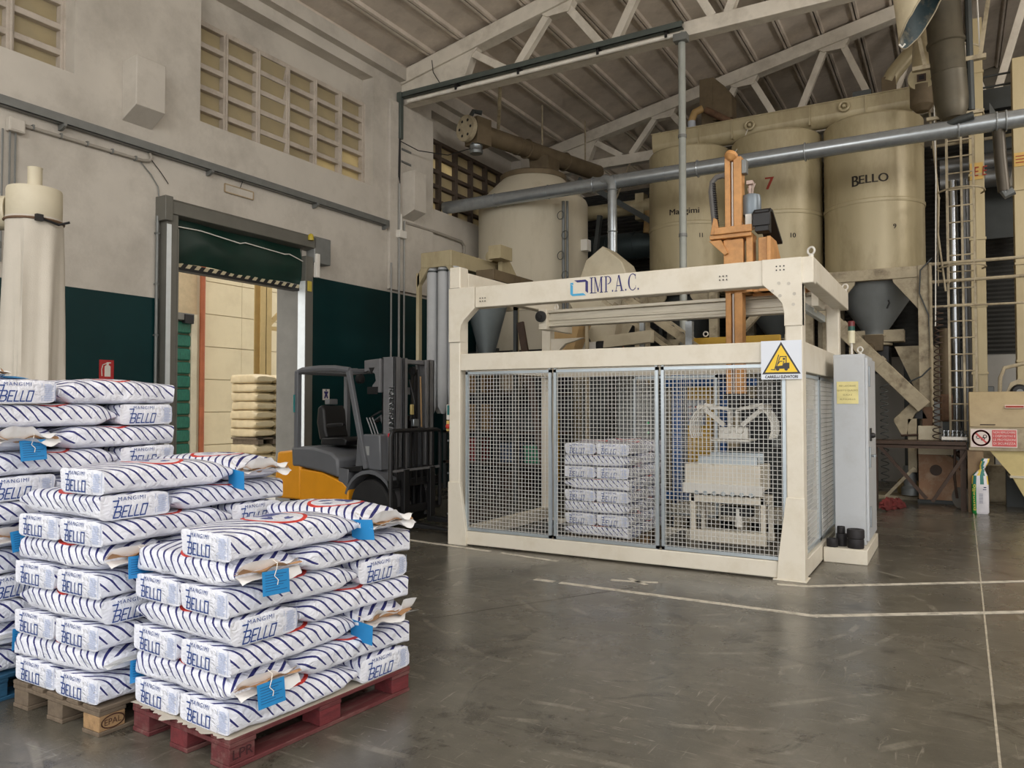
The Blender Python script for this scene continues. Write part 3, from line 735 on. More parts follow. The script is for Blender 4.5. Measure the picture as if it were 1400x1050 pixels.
# corner gussets flush on the front face
part(MB().prism([(-5.245, 2.40), (-5.085, 2.40), (-5.085, 2.52), (-5.07, 2.60), (-5.03, 2.655), (-4.88, 2.79), (-4.88, 3.045), (-5.245, 3.045)], 'y', F0-.012, F0+.10), 'corner_gusset', m_mach, .004)
part(MB().prism([(-1.233, 2.40), (-1.395, 2.40), (-1.395, 2.53), (-1.415, 2.62), (-1.46, 2.68), (-1.596, 2.81), (-1.596, 3.045), (-1.233, 3.045)], 'y', F0-.012, F0+.10), 'corner_gusset', m_mach, .004)
part(MB().prism([(-5.13, 2.3), (-5.13, 2.62), (-5.0, 2.62)] if False else [(-4.60, 2.62), (-5.13, 2.62), (-5.13, 2.28), (-5.05, 2.40), (-4.9, 2.54)], 'y', B0+.02, B0+.10), 'corner_gusset', m_mach, .004)
part(MB().box((-4.90, F0, 2.795), (-1.13, F1-.02, 3.045)), 'portal_beam', m_mach, .010)
part(MB().box((-1.285, F1-.02, 2.82), (-1.13, 10.27, 3.045)), 'side_beam', m_mach, .010)
part(MB().box((-5.23, F1, 3.0), (-5.09, 10.2, 3.25)), 'side_beam', m_mach, .010)
part(MB().box((-5.2, B0, 2.82), (-1.285, B1, 3.0)), 'rear_beam', m_mach, .010)
part(MB().box((-5.09, F0+.005, 2.06), (-1.391, F0+.12, 2.258)), 'front_rail', m_mach, .008)
part(MB().box((-1.36, F1, 1.97), (-1.236, B0, 2.258)), 'side_rail', m_mach, .008)
part(MB().box((-5.23, F1, 2.06), (-5.11, B0, 2.258)), 'side_rail', m_mach, .008)
part(MB().box((-5.13, B0+.02, 2.06), (-1.36, B0+.12, 2.258)), 'rear_rail', m_mach, .008)
part(MB().box((-5.0, F0+.01, .015), (-1.475, F0+.14, .172)), 'front_sill', m_mach, .008)
part(MB().box((-1.36, F1, .012), (-1.238, B0, .185)), 'side_sill', m_mach, .008)
part(MB().box((-5.24, F1, .012), (-5.12, B0, .17)), 'side_sill', m_mach, .008)
part(MB().prism([(-5.25, 0), (-4.995, 0), (-4.995, .175), (-5.085, .74), (-5.25, .74)], 'y', F0-.012, F0+.04), 'foot_plate', m_mach, .004)
part(MB().prism([(-1.228, 0), (-1.485, 0), (-1.47, .20), (-1.394, .78), (-1.228, .78)], 'y', F0-.012, F0+.04), 'foot_plate', m_mach, .004)
part(MB().box((-1.52, F0-.02, 0), (-1.215, F1+.03, .012)), 'base_plate', m_mach, .003)
b = MB()
for (cx, cz) in ((-4.80, 2.865), (-2.0, 2.885), (-1.46, 2.935)):
    for i in range(3):
        for j in range(2): b.lathe([(.007, 0), (.007, .004)], (cx+i*.034, F0-.016, cz+j*.036), 8, ax=(0,1,0))
part(b, 'bolt_holes', m_blk, 0)
b = MB()
for (x, z) in ((-1.50, 2.74), (-1.43, 2.69), (-1.30, 2.70), (-1.31, 2.60), (-1.35, 2.80), (-1.44, 2.81)): b.lathe([(.016, 0), (.016, .003)], (x, F0-.0145, z), 10, ax=(0,1,0))
part(b, 'cap_screws', mat('cap_grey', S(196,190,178), .5), 0)
b = MB().box((-4.878, F0-.002, 2.80), (-4.874, F0, 3.04)).box((-5.24, F0-.0135, 3.043), (-5.09, F0, 3.047)).box((-5.245, F0-.0135, 2.398), (-5.085, F0, 2.402))
part(b, 'seam', m_gap, 0)
for (x, y, z) in ((-1.155, 7.62, 3.045), (-1.155, 10.18, 3.045), (-5.06, 7.9, 3.0)):
    part(MB().lathe([(.022, 0), (.022, .015), (.014, .02)], (x, y, z), 10).torus((x, y, z+.055), .034, .010, ax=(.4, 1, 0)), 'lifting_eye', m_white, 0)
# maker's mark on the portal beam: overlapping square corners and serif letters
yb = F0-.004
lg = MB()
def LP(pts): lg.prism([(-3.636+x*.21, 2.842+y*.17) for x, y in pts], 'y', yb, F0)
lg.m(0); LP([(.22,1.0),(.86,1.0),(1.0,.86),(1.0,.12),(.86,.26),(.86,.86),(.40,.86)])
lg.m(1); LP([(.0,.80),(.14,.66),(.14,.14),(.74,.14),(.88,.0),(.12,.0),(.0,.12)]); LP([(.0,.86),(.0,.80),(.16,.70),(.16,.86)])
lg.build('emblem', [m_navy, m_sky], pz, smooth=False)
def serif_letters():
    th, tn, se = .13, .05, .045; out = []
    def R(x0_, y0, x1_, y1): out.append([(x0_,y0),(x1_,y0),(x1_,y1),(x0_,y1)])
    def ser(x, y): R(x-.10, y-se/2, x+th+.10, y+se/2)
    def slant(xa, ya, xb, yb_, w): out.append([(xa-w/2,ya),(xa+w/2,ya),(xb+w/2,yb_),(xb-w/2,yb_)])
    def ring(cx, cy, rx, ry, a0, a1, wmax, n=14):
        for i in range(n):
            A, B_ = [math.radians(a0+(a1-a0)*k/n) for k in (i, i+1)]
            wf = lambda t: tn+(wmax-tn)*abs(math.cos(t))
            q = []
            for t in (A, B_): q.append((cx+rx*math.cos(t), cy+ry*math.sin(t)))
            for t in (B_, A): q.append((cx+(rx-wf(t))*math.cos(t), cy+(ry-tn)*math.sin(t)))
            out.append(q)
    x = 0
    R(x, 0, x+th, 1); ser(x, .02); ser(x, .98); x += .36
    R(x, 0, x+tn, 1); ser(x-.04, .02); slant(x+.05, .98, x+.34, .06, .12); slant(x+.34, .06, x+.60, .98, .05); R(x+.58, 0, x+.58+th, 1); ser(x+.58, .02); R(x-.09, .955, x+.1, 1); R(x+.56, .955, x+.82, 1); x += 1.02
    R(x, 0, x+th, 1); ser(x, .02); R(x-.1, .955, x+.2, 1); ring(x+.2, .74, .36, .26, -90, 90, .13); x += .62
    R(x, 0, x+.11, .11); x += .30
    slant(x+.30, .99, x+.06, .03, .05); slant(x+.33, 1.0, x+.62, .03, .14); R(x+.14, .32, x+.52, .37); R(x-.06, 0, x+.2, se); R(x+.46, 0, x+.8, se); x += .92
    R(x, 0, x+.11, .11); x += .26
    ring(x+.42, .5, .42, .52, 48, 312, .14, 22); R(x+.66, .68, x+.70, .98); R(x+.68, .1, x+.71, .28); x += .86
    R(x, 0, x+.11, .11); return out, x+.11
ls, wid = serif_letters(); lt = MB()
for q in ls:
    lt.add([(-3.392+px/wid*.545, F0-.003, 2.856+py*.172) for px, py in q], [tuple(range(4))])
lt.build('maker_lettering', m_navy, pz, smooth=False, fix=False)
# warning sign with fork truck
sg = thing('warning_sign', 'white sign with yellow fork truck triangle fixed on the cream corner post', 'sign', (-1.42, F0-.02, 2.08))
SX0, SX1, SZ0, SZ1 = -1.608, -1.238, 1.895, 2.262; sy = F0-.02
MB().box((SX0, sy-.003, SZ0), (SX1, sy, SZ1)).build('plate', mat('sign_white', S(226,232,242), .35, var=.02), sg)
scx = (SX0+SX1)/2; tri = [(scx-.175, 1.945), (scx+.175, 1.945), (scx, 2.250)]; tri2 = [(scx-.148, 1.962), (scx+.148, 1.962), (scx, 2.218)]
MB().prism(tri, 'y', sy-.0045, sy-.003).build('border', mat('sign_dark', S(56,54,58), .5), sg, smooth=False)
MB().prism(tri2, 'y', sy-.0055, sy-.0045).build('triangle', mat('sign_yellow', S(246,206,40), .4, var=.02), sg, smooth=False)
pic = MB(); P2 = lambda pts: pic.prism([(scx+x, 1.965+z) for x, z in pts], 'y', sy-.0065, sy-.0055)
P2([(-.052,.03),(.075,.03),(.075,.085),(.03,.085),(.01,.06),(-.052,.055)])
for cx in (-.032, .045): pic.lathe([(.0165, 0), (.0165, .0015)], (scx+cx, sy-.007, 1.992), 16, ax=(0,1,0))
pv = strokes([[(-.055,.02),(-.09,.024)], [(-.058,.03),(-.022,.16)], [(-.04,.055),(-.008,.145),(.046,.145),(.046,.085)], [(-.03,.075),(-.01,.1),(.01,.1)], [(.015,.06),(.025,.10)]], .008)
put(pic, pv, lambda x, z: (scx+x, sy-.0067, 1.965+z)); pic.lathe([(.011, 0), (.011, .001)], (scx+.026, sy-.0068, 2.088), 12, ax=(0,1,0))
pic.build('pictogram', mat('sign_dark', S(56,54,58)), sg, smooth=False)
v, f = text2d('CARRELLI ELEVATORI', .026, .84, 0, 'CENTER'); tx = MB()
for dx, dz in ((0, 0), (.002, 0), (.001, .002)): put(tx, (v, f), lambda x, z: (scx+x+dx, sy-.0045-dx*.1, 1.906+z+dz)); tx.build('lettering', mat('sign_dark', S(56,54,58)), sg, smooth=False, fix=False)

# guard fence panels with welded wire
def fence_panel(p, q, z0_, z1_, pitch=.042, wire=.0043, par=pz, fr=.032):
    p, q = Vector((p[0], p[1], 0)), Vector((q[0], q[1], 0)); d = (q-p); L_ = d.length; d.normalize(); up = Vector((0,0,1))
    f = MB()
    f.bar(p+d*fr/2+up*z0_, p+d*fr/2+up*z1_, fr, fr, up=d); f.bar(q-d*fr/2+up*z0_, q-d*fr/2+up*z1_, fr, fr, up=d)
    f.bar(p+up*(z0_+fr/2), q+up*(z0_+fr/2), fr, fr); f.bar(p+up*(z1_-fr/2), q+up*(z1_-fr/2), fr, fr)
    fo = part(f, 'fence_frame', m_alu, 0, par)
    wv = MB(); n = int(L_/pitch)
    for i in range(1, n):
        a = p+d*(L_*i/n); wv.bar(a+up*(z0_+.01), a+up*(z1_-.01), wire, wire, up=d)
    n = int((z1_-z0_)/pitch)
    for i in range(1, n):
        z = z0_+(z1_-z0_)*i/n; wv.bar(p+up*z, q+up*z, wire, wire)
    wo_ = wv.build('wire_mesh', m_mesh, fo, smooth=False, fix=False); wo_['kind'] = 'stuff'
    h = MB()
    for (a, z) in ((p+d*.02, z0_-.03), (q-d*.02, z0_-.03), (p+d*.02, z1_+.005), (q-d*.02, z1_+.005)): h.box((a.x-.014, a.y-.02, z), (a.x+.014, a.y+.02, z+.028))
    h.build('corner_clips', m_alu, fo)
YF = F0+.045
fence_panel((-5.03, YF), (-3.892, YF), .178, 2.045); fence_panel((-3.862, YF), (-2.655, YF), .178, 2.045); fence_panel((-2.625, YF), (-1.395, YF), .178, 2.045)
fence_panel((-1.285, 7.80), (-1.285, 8.83), .20, 1.955, .05); fence_panel((-1.285, 8.86), (-1.285, 9.97), .20, 1.955, .05)
fence_panel((-3.86, 10.06), (-2.7, 10.06), .18, 2.045, .05)
# gantry axis, column, gripper
g = MB().box((-4.72, 9.12, 2.70), (-1.35, 9.28, 2.735)).box((-4.72, 9.14, 2.735), (-1.35, 9.26, 2.88)).box((-4.72, 9.10, 2.88), (-1.35, 9.30, 2.92)).box((-4.72, 9.125, 2.775), (-1.35, 9.15, 2.80))
part(g, 'gantry_beam', mat('gantry_cream', S(206,200,184), .4, .15, var=.05, dirt=S(130,122,106), damt=.5, dscale=6, stretch=(.4, 4, 8)))
part(MB().box((-4.82, 9.06, 2.66), (-4.70, 9.34, 2.94)), 'gantry_end_plate', m_mach)
part(MB().lathe([(.06, 0), (.075, .015), (.075, .05), (.03, .055), (.03, .065)], (-4.77, 9.06, 2.83), 20, ax=(0,-1,0)), 'pulley', m_blk, 0)
part(MB().torus((-4.62, 9.2, 2.965), .03, .008, ax=(.3,1,0)), 'lifting_eye', m_white, 0)
part(MB().box((-4.86, 9.28, 2.68), (-4.78, 10.02, 2.86)), 'axis_bracket', m_mach)
part(MB().box((-1.36, 8.95, 2.74), (-1.285, 9.4, 2.90)), 'axis_carriage', m_mach)
part(MB().box((-1.42, F1, 2.66), (-1.36, B0, 2.74)), 'axis_rail', m_alu)
YC = 8.9
part(MB().box((-2.275, YC-.05, 1.76), (-2.215, YC+.12, 4.50)), 'lift_profile', m_orange)
part(MB().box((-2.175, YC-.05, 1.76), (-2.085, YC+.12, 4.50)), 'lift_profile', m_orange)
part(MB().box((-2.205, YC-.02, 1.76), (-2.185, YC+.06, 4.46)), 'lift_rail', m_white)
part(MB().box((-2.215, YC+.03, 1.76), (-2.175, YC+.12, 4.48)), 'lift_core', mat('dark_orange', S(140,92,52), .6))
part(MB().lathe([(.02, -.06), (.075, -.02), (.075, .02), (.02, .03)], (-2.20, YC-.04, 4.52), 14, ax=(.3,.6,1)), 'top_pulley', m_orange, 0)
part(MB().box((-2.085, YC-.04, 4.30), (-2.03, YC+.06, 4.46)), 'limit_switch', m_steelg)
part(MB().box((-2.43, YC-.14, 3.555), (-1.96, YC+.14, 3.60)), 'carriage_plate', m_orange)
part(MB().box((-2.37, YC-.17, 3.60), (-1.95, YC-.13, 3.68)), 'carriage_plate', m_orange)
part(MB().prism([(-2.44, 3.54), (-2.30, 3.54), (-2.22, 3.38), (-2.26, 3.36)], 'y', YC-.14, YC+.1), 'carriage_bracket', m_orange)
part(MB().box((-2.28, YC-.10, 2.95), (-2.06, YC-.05, 3.54)), 'carriage_front', m_orange)
part(MB().box((-2.03, YC-.08, 2.93), (-1.96, YC+.1, 3.56)).box((-1.90, YC-.06, 2.93), (-1.77, YC+.2, 3.54)), 'carriage_side', m_orange)
part(MB().prism([(YC-.1, 2.98), (YC+.9, 2.98), (YC+.9, 3.1), (YC+.25, 3.54), (YC-.1, 3.54)], 'x', -1.80, -1.76), 'carriage_cheek', m_orange)
part(MB().box((-2.26, YC-.04, 2.93), (-1.40, YC+1.0, 2.96)), 'carriage_deck', m_orange)
b = MB()
for i in range(6): b.box((-2.0+i*.005, YC+.1+i*.14, 2.90), (-1.42, YC+.13+i*.14, 2.93))
part(b, 'deck_ribs', m_orange, 0)
m_motor = mat('motor_grey', S(120,130,138), .4, .4, var=.08)
mo = part(MB().lathe([(.105, 0), (.11, .02), (.11, .19), (.10, .235), (.06, .25)], (-2.01, YC+.1, 3.83), 24), 'lift_motor', m_motor, 0)
MB().lathe([(.06, 0), (.06, .15)], (-2.01, YC+.1, 3.68), 12).box((-2.05, YC-.02, 3.68), (-1.98, YC+.0, 3.83)).build('motor_flange', m_white, mo)
b = MB()
for i in range(5): b.tube([(-2.03+.01*i, YC+.1, 4.07), (-2.04+.015*i, YC+.08, 4.14), (-2.02+.015*i, YC+.09, 4.20)], .005, 5)
b.lathe([(.012, 0), (.016, .1)], (-2.02, YC+.08, 4.08), 8); b.box((-2.05, YC+.04, 4.19), (-1.98, YC+.13, 4.23)); b.build('cable_tuft', mat('cable_grey', S(190,170,160), .5), mo)
part(MB().tube([(-2.10, YC+.03, 4.0), (-2.12, YC+.0, 3.85), (-2.09, YC, 3.72)], .012, 6), 'power_cable', mat('cable_grey', S(190,170,160)), 0)
sl = [(YC-.08, 3.62), (YC+.02, 3.62), (YC+.02, 3.70)]
part(MB().box((-1.93, YC-.1, 3.60), (-1.78, YC+.06, 3.84)), 'gear_motor', m_blk)
part(MB().prism([(YC-.12, 3.66), (YC-.12, 3.80), (YC-.05, 3.86), (YC+.06, 3.86), (YC+.62, 3.60), (YC+.60, 3.57), (YC+.06, 3.83), (YC-.04, 3.83), (YC-.10, 3.78), (YC-.10, 3.66)], 'x', -1.95, -1.76), 'belt_cover', m_blk)
ch = [(-2.39, YC, 3.62), (-2.42, YC, 3.9), (-2.445, YC, 4.15), (-2.43, YC, 4.26), (-2.38, YC, 4.31), (-2.30, YC, 4.32), (-2.27, YC, 4.30)]
pa = part(MB().tube(ch, .034, 8), 'cable_chain', mat('chain_grey', S(100,98,96), .6), 0)
b = MB()
for i in range(22): 
    z = 3.66+i*.027; b.box((-2.375-.045*(z-3.6)/.6, YC-.036, z), (-2.35-.045*(z-3.6)/.6, YC+.03, z+.015))
b.build('chain_links', m_blk, pa)
part(MB().prism([(-2.44, 3.62), (-2.40, 3.82), (-2.36, 3.80), (-2.33, 3.62)], 'y', YC-.08, YC-.05), 'chain_bracket', m_orange)
# gripper: top plate, two arms carrying curved tines
m_grip = mat('gripper_white', S(226,224,216), .4, var=.05)
part(MB().box((-2.30, YC-.12, 1.72), (-2.06, YC+.12, 1.78)).box((-2.24, YC-.1, 1.62), (-2.12, YC+.1, 1.72)), 'gripper_mount', m_blk)
part(MB().box((-2.46, YC-.06, 1.60), (-2.0, YC+.06, 1.635)).box((-2.255, YC-.05, 1.33), (-2.225, YC+.05, 1.60)).box((-2.175, YC-.05, 1.33), (-2.145, YC+.05, 1.60)), 'gripper_frame', m_grip)
part(MB().box((-2.42, YC-.2, 1.24), (-1.99, YC+.2, 1.262)), 'press_plate', m_grip)
part(MB().box((-2.36, YC-.03, 1.27), (-2.04, YC+.03, 1.40)).lathe([(.035, -.04), (.035, .04)], (-2.28, YC-.02, 1.36), 14, ax=(0,1,0)).lathe([(.035, -.04), (.035, .04)], (-2.12, YC-.02, 1.36), 14, ax=(0,1,0)), 'gripper_hinge', m_grip)
for s in (-1, 1):
    X = lambda dx: -2.2+s*dx
    part(MB().bar((X(.10), YC-.05, 1.42), (X(.34), YC-.05, 1.62), .05, .05).bar((X(.04), YC-.04, 1.60), (X(.33), YC-.04, 1.655), .035, .04), 'gripper_arm', m_grip)
    part(MB().lathe([(.03, -.22), (.03, .22)], (X(.345), YC, 1.625), 12, ax=(0,1,0)), 'tine_bar', m_grip)
    for i in range(6):
        yy = YC-.20+i*.08; 
        part(MB().tube([(X(.33), yy, 1.62), (X(.40), yy, 1.56), (X(.45), yy, 1.46), (X(.455), yy, 1.36), (X(.43), yy, 1.28)], .009, 6), 'tine', m_grip, 0)
# sack forming table
tb = thing('forming_table', 'cream sack forming table on legs behind the right fence panel', 'table', (-2.2, 8.75, 0))
MB().box((-2.68, 8.58, .70), (-1.845, 9.1, .985)).build('hopper_box', m_mach, tb, bev=.006)
MB().box((-2.70, 8.56, .665), (-1.82, 8.60, .775)).build('front_bar', m_white, tb, bev=.005)
MB().box((-2.55, 8.68, .985), (-1.90, 8.72, 1.07)).box((-2.5, 9.0, .985), (-1.9, 9.04, 1.10)).build('guide_plate', m_alu, tb)
MB().box((-2.64, 8.60, .56), (-1.80, 9.05, .64)).build('top_frame', m_mach, tb, bev=.004)
for (x, y) in ((-2.62, 8.6), (-1.85, 8.6), (-2.62, 9.0), (-1.85, 9.0)): MB().box((x, y, .12), (x+.05, y+.05, .64)).build('leg', m_mach, tb, bev=.003)
MB().box((-2.63, 8.59, .12), (-1.79, 8.63, .25)).build('kick_plate', m_mach, tb, bev=.004)
MB().box((-2.63, 9.02, .12), (-1.79, 9.05, .2)).build('rear_plate', m_mach, tb, bev=.004)
for i in range(7): MB().lathe([(.024, -.3), (.024, .3)], (-2.54+i*.1, 8.85, .67), 10, ax=(0,1,0)).build('roller', m_alu, tb)
MB().box((-2.30, 8.66, .42), (-1.95, 8.80, .52)).build('drive_box', m_blk, tb, bev=.006)
MB().lathe([(.045, 0), (.045, .2)], (-2.11, 8.7, .30), 12).build('cylinder', m_white, tb)
# roller bed floor frame under the table and pallet
rb = thing('roller_bed', 'low cream roller bed under the pallet inside the fence', 'conveyor', (-3.0, 8.8, 0))
for y in (7.90, 9.36): MB().box((-4.85, y, 0), (-2.75, y+.08, .115)).build('side_rail', m_mach, rb, bev=.004)
for i in range(15): 
    if not (-4.05 < -4.7+i*.22 < -3.1 or i > 8): MB().lathe([(.04, -.66), (.04, .66)], (-4.7+i*.22, 8.67, .07), 10, ax=(0,1,0)).build('roller', m_steelg, rb)
# pallet of sacks in the cell
IN_O = Vector((-3.96, 8.08, .0))
pallet(IN_O+Vector((0, 0, .118)) if False else IN_O, 0, 'light wooden pallet under sacks inside the mesh fence', m_wood, 'pallets under the sacks')
xi = {k: (1 if k % 4 in (2, 0) else -1) for k in range(1, 9)}
def stack_in():
    # turned pattern: crosswise front sack in the odd layers
    M_ = Matrix.Translation(IN_O)
    for k in range(1, 9):
        z = .146+(k-1)*.134
        if k % 2 == 0: items = [('L', .2, .4, PI/2), ('R', .6, .4, PI/2), ('X', .4, 1.0, PI)]
        else: items = [('X', .4, .2, 0 if k % 4 == 3 else PI), ('L', .2, .8, -PI/2), ('R', .6, .8, -PI/2)]
        for nm, cx, cy, an_ in items:
            side = {'L': 'left', 'R': 'right', 'X': 'crosswise'}[nm]
            row = 'front' if (k % 2 == 0) == (nm != 'X') else 'rear'
            sack(M_, cx, cy, z, an_, 'striped sack behind the mesh fence, %s %s one, %s' % (row, side, lname(k, 8)), 'feed sacks in the fenced cell', top=(k == 8), zs=1.02, flap='neat' if nm == 'X' else 'plain')
stack_in()
# ---- control cabinet beside the cell
cb = thing('control_cabinet', 'tall grey control cabinet with yellow plate beside the cream cell', 'cabinet', (-.98, 9.45, 0))
m_cab = mat('cabinet_grey', S(196,200,204), .42, var=.03, scale=2, dirt=S(150,148,140), damt=.25, dscale=4)
MB().box((-1.23, 8.70, 0), (-.805, 9.95, .156)).build('plinth', m_mach, cb, bev=.008)
MB().box((-1.15, 9.0, .158), (-.84, 9.92, 2.20)).build('body', m_cab, cb, bev=.006)
MB().box((-1.145, 8.985, .19), (-.845, 9.0, 2.17)).build('front_panel', m_cab, cb, bev=.004)
dr = MB().box((-.84, 9.03, .20), (-.812, 9.90, 2.16)).build('door', m_cab, cb, bev=.005)
for z in (.34, .98, 1.85): MB().box((-.812, 9.10, z), (-.795, 9.14, z+.22)).build('hinge', m_steel, dr, bev=.003)
hl = MB().lathe([(.03, 0), (.03, .03), (.02, .05)], (-.812, 9.25, 1.32), 12, ax=(1,0,0)).box((-.812, 9.19, 1.26), (-.80, 9.31, 1.40)); hl.build('switch', m_blk, dr)
MB().lathe([(.014, 0), (.014, .06)], (-.812, 9.22, 1.10), 10, ax=(1,0,0)).box((-.77, 9.16, 1.085), (-.757, 9.28, 1.115)).build('latch', m_steel, dr)
MB().lathe([(.02, 0), (.02, .012), (.012, .016)], (-.885, 9.06, 2.20), 10).torus((-.885, 9.06, 2.25), .028, .009, ax=(.4,1,0)).build('lifting_eye', m_white, cb)
pl = MB().box((-1.115, 8.980, 1.665), (-.90, 8.985, 1.905)).build('name_plate', mat('yellowed_plate', S(226,214,148), .3, .1, var=.12, scale=6), cb)
mbt = MB()
for i, s_ in enumerate(('PER LAVORARE', 'QUESTO QUADRO', 'SCALA E', 'AUTOLIVELLO')):
    v, f = text2d(s_, .017, 1.0, 0, 'CENTER'); put(mbt, (v, f), lambda x, z: (-1.008+x, 8.9795, 1.85-i*.048+z))
mbt.build('plate_lettering', mat('plate_ink', S(120,100,60), .6), pl, smooth=False, fix=False)
lt_ = MB().lathe([(.012, 0), (.012, .14)], (-.995, 9.3, 2.20), 10).build('beacon_pole', m_white, cb)
MB().lathe([(.036, 0), (.036, .14)], (-.995, 9.3, 2.34), 18).build('beacon_clear', mat('beacon_cream', S(226,220,190), .3), lt_)
MB().lathe([(.036, 0), (.036, .05)], (-.995, 9.3, 2.48), 18).build('beacon_green', mat('beacon_green', S(36,84,74), .3), lt_)
MB().lathe([(.036, 0), (.036, .05), (.03, .058)], (-.995, 9.3, 2.53), 18).build('beacon_red', mat('beacon_red', S(112,40,44), .3), lt_)
m_iron = mat('black_iron', S(44,42,44), .6, .3, var=.25, scale=20)
for (x, y, z, r, h, lab) in ((-1.15, 8.775, .156, .058, .085, 'small low black iron ring at the left on the cabinet plinth'), (-1.07, 8.875, .156, .055, .13, 'middle black iron sleeve behind the small ring on the cabinet plinth'),
                            (-1.075, 8.87, .287, .04, .075, 'smallest black iron plug on top of the middle sleeve'), (-.925, 8.80, .157, .082, .10, 'wide black iron ring lowest of two at the right on the plinth'), (-.925, 8.80, .258, .086, .095, 'rusty wide black iron ring stacked upon the other wide ring')):
    tag(MB().lathe([(r*.93, 0), (r, .008), (r, h-.012), (r*.93, h), (r*.55, h), (r*.5, h-.012)], (0, 0, 0), 20).build('iron_ring', m_iron, off=None), lab, 'ring', 'iron rings on the cabinet plinth').location = (x, y, z)
# ---- grey conduit post with push buttons at the left corner of the cell
cp = thing('button_post', 'grey conduit post with button box at the left machine corner', 'post', (-5.40, 7.86, 0))
MB().tube([(-5.43, 7.9, 0), (-5.43, 7.9, 1.50)], .03, 12).tube([(-5.37, 7.92, 0), (-5.37, 7.92, 1.2)], .02, 10).build('tube', m_steelg, cp)
MB().box((-5.46, 7.83, 1.47), (-5.37, 7.9, 1.66)).build('button_box', m_white, cp, bev=.006)
MB().box((-5.445, 7.826, 1.53), (-5.385, 7.83, 1.65)).build('button_plate', mat('teal_plate', S(40,110,110), .5), cp)
MB().box((-5.46, 7.83, 1.33), (-5.37, 7.9, 1.46)).build('stop_box', mat('stop_yellow', S(220,190,110), .5), cp, bev=.006)
MB().lathe([(.025, 0), (.03, .02), (.03, .035), (.01, .045)], (-5.415, 7.83, 1.39), 14, ax=(0,-1,0)).build('stop_button', mat('stop_red', S(196,60,40), .4), cp)
for z in (.3, .8, 1.2): MB().box((-5.465, 7.86, z), (-5.345, 7.94, z+.02)).build('clamp', m_steel, cp)
MB().tube([(-5.42, 7.87, 1.66), (-5.43, 7.87, 1.72), (-5.41, 7.87, 1.76), (-5.39, 7.88, 1.70)], .006, 6).build('cable', m_blk, cp)
# ------------------------------------------------------------------ fork truck, facing the cell
fk = thing('forklift', 'grey and orange counterbalance fork truck parked between doorway and cream cell', 'forklift', (-7.3, 8.45, 0))
m_fg = mat('truck_dark_grey', S(100,102,106), .45, var=.06, scale=5); m_fo = mat('truck_orange', S(232,156,30), .4, var=.05, scale=4)
m_mast = mat('mast_grey', S(116,116,118), .42, .15, var=.1, scale=8); m_fb = mat('truck_black', S(20,20,22), .5, var=.2)
YN, YF_ = 7.90, 9.0
def fp(mb, n, m, bev=.008, par=fk): return mb.build(n, m, par, bev=bev)
fp(MB().prism([(-8.48, .32), (-8.52, .55), (-8.46, .98), (-8.12, 1.02), (-8.0, .92), (-8.0, .32)], 'y', YN, YF_), 'counterweight', m_fo, .03)
fp(MB().prism([(-8.02, .30), (-8.02, .76), (-7.60, .72), (-7.22, .60), (-7.12, .52), (-7.12, .30)], 'y', YN+.005, YF_-.005), 'chassis_skirt', m_fo, .015)
fp(MB().prism([(-8.16, .78), (-8.18, 1.06), (-7.75, 1.06), (-7.42, 1.0), (-7.30, .92), (-7.28, .66), (-7.6, .73), (-8.0, .78)], 'y', YN-.01, YF_+.01), 'battery_hood', m_fg, .035)
fp(MB().prism([(-7.28, .36), (-7.28, .80), (-7.05, .88), (-6.70, .88), (-6.62, .70), (-6.62, .36)], 'y', YN+.24, YF_-.24), 'floor_frame', m_fb)
for (y0, y1) in ((YN, YN+.24), (YF_-.24, YF_)):
    fd = [(-6.76+.40*math.cos(math.radians(a)), .34+.40*math.sin(math.radians(a))) for a in range(165, 24, -15)]
    fe = [(-6.76+.43*math.cos(math.radians(a)), .34+.45*math.sin(math.radians(a))) for a in range(30, 171, 15)]
    fp(MB().prism(fd+fe, 'y', y0, y1), 'fender', m_fg, 0)
    fp(MB().prism([(-7.3, .5), (-7.3, .80), (-7.12, .78), (-7.14, .5)], 'y', y0+.01, y1-.01), 'step_side', m_fg)
fp(MB().prism([(-7.05, .80), (-7.02, 1.20), (-6.90, 1.26), (-6.62, 1.26), (-6.60, .78)], 'y', YN+.06, YF_-.06), 'dash_cowl', m_fg, .02)
fp(MB().prism([(-7.28, .74), (-7.28, .80), (-6.9, .84), (-6.9, .76)], 'y', YN+.02, YF_-.02), 'floor_plate', m_fb)
for (x, y0, r, wd) in ((-6.76, YN+.01, .33, .22), (-6.76, YF_-.23, .33, .22), (-8.05, YN+.06, .24, .18), (-8.05, YF_-.24, .24, .18)):
    wl = fp(MB().lathe([(r*.55, .0), (r*.93, .0), (r, .03), (r, wd-.03), (r*.93, wd), (r*.55, wd)], (x, y0, r), 32, ax=(0,1,0)), 'wheel', m_rubber, 0)
    MB().lathe([(r*.54, -.005), (r*.3, .02), (r*.28, -.01), (.02, -.012)], (x, y0+.012, r), 24, ax=(0,1,0)).build('hub', m_mast, wl)
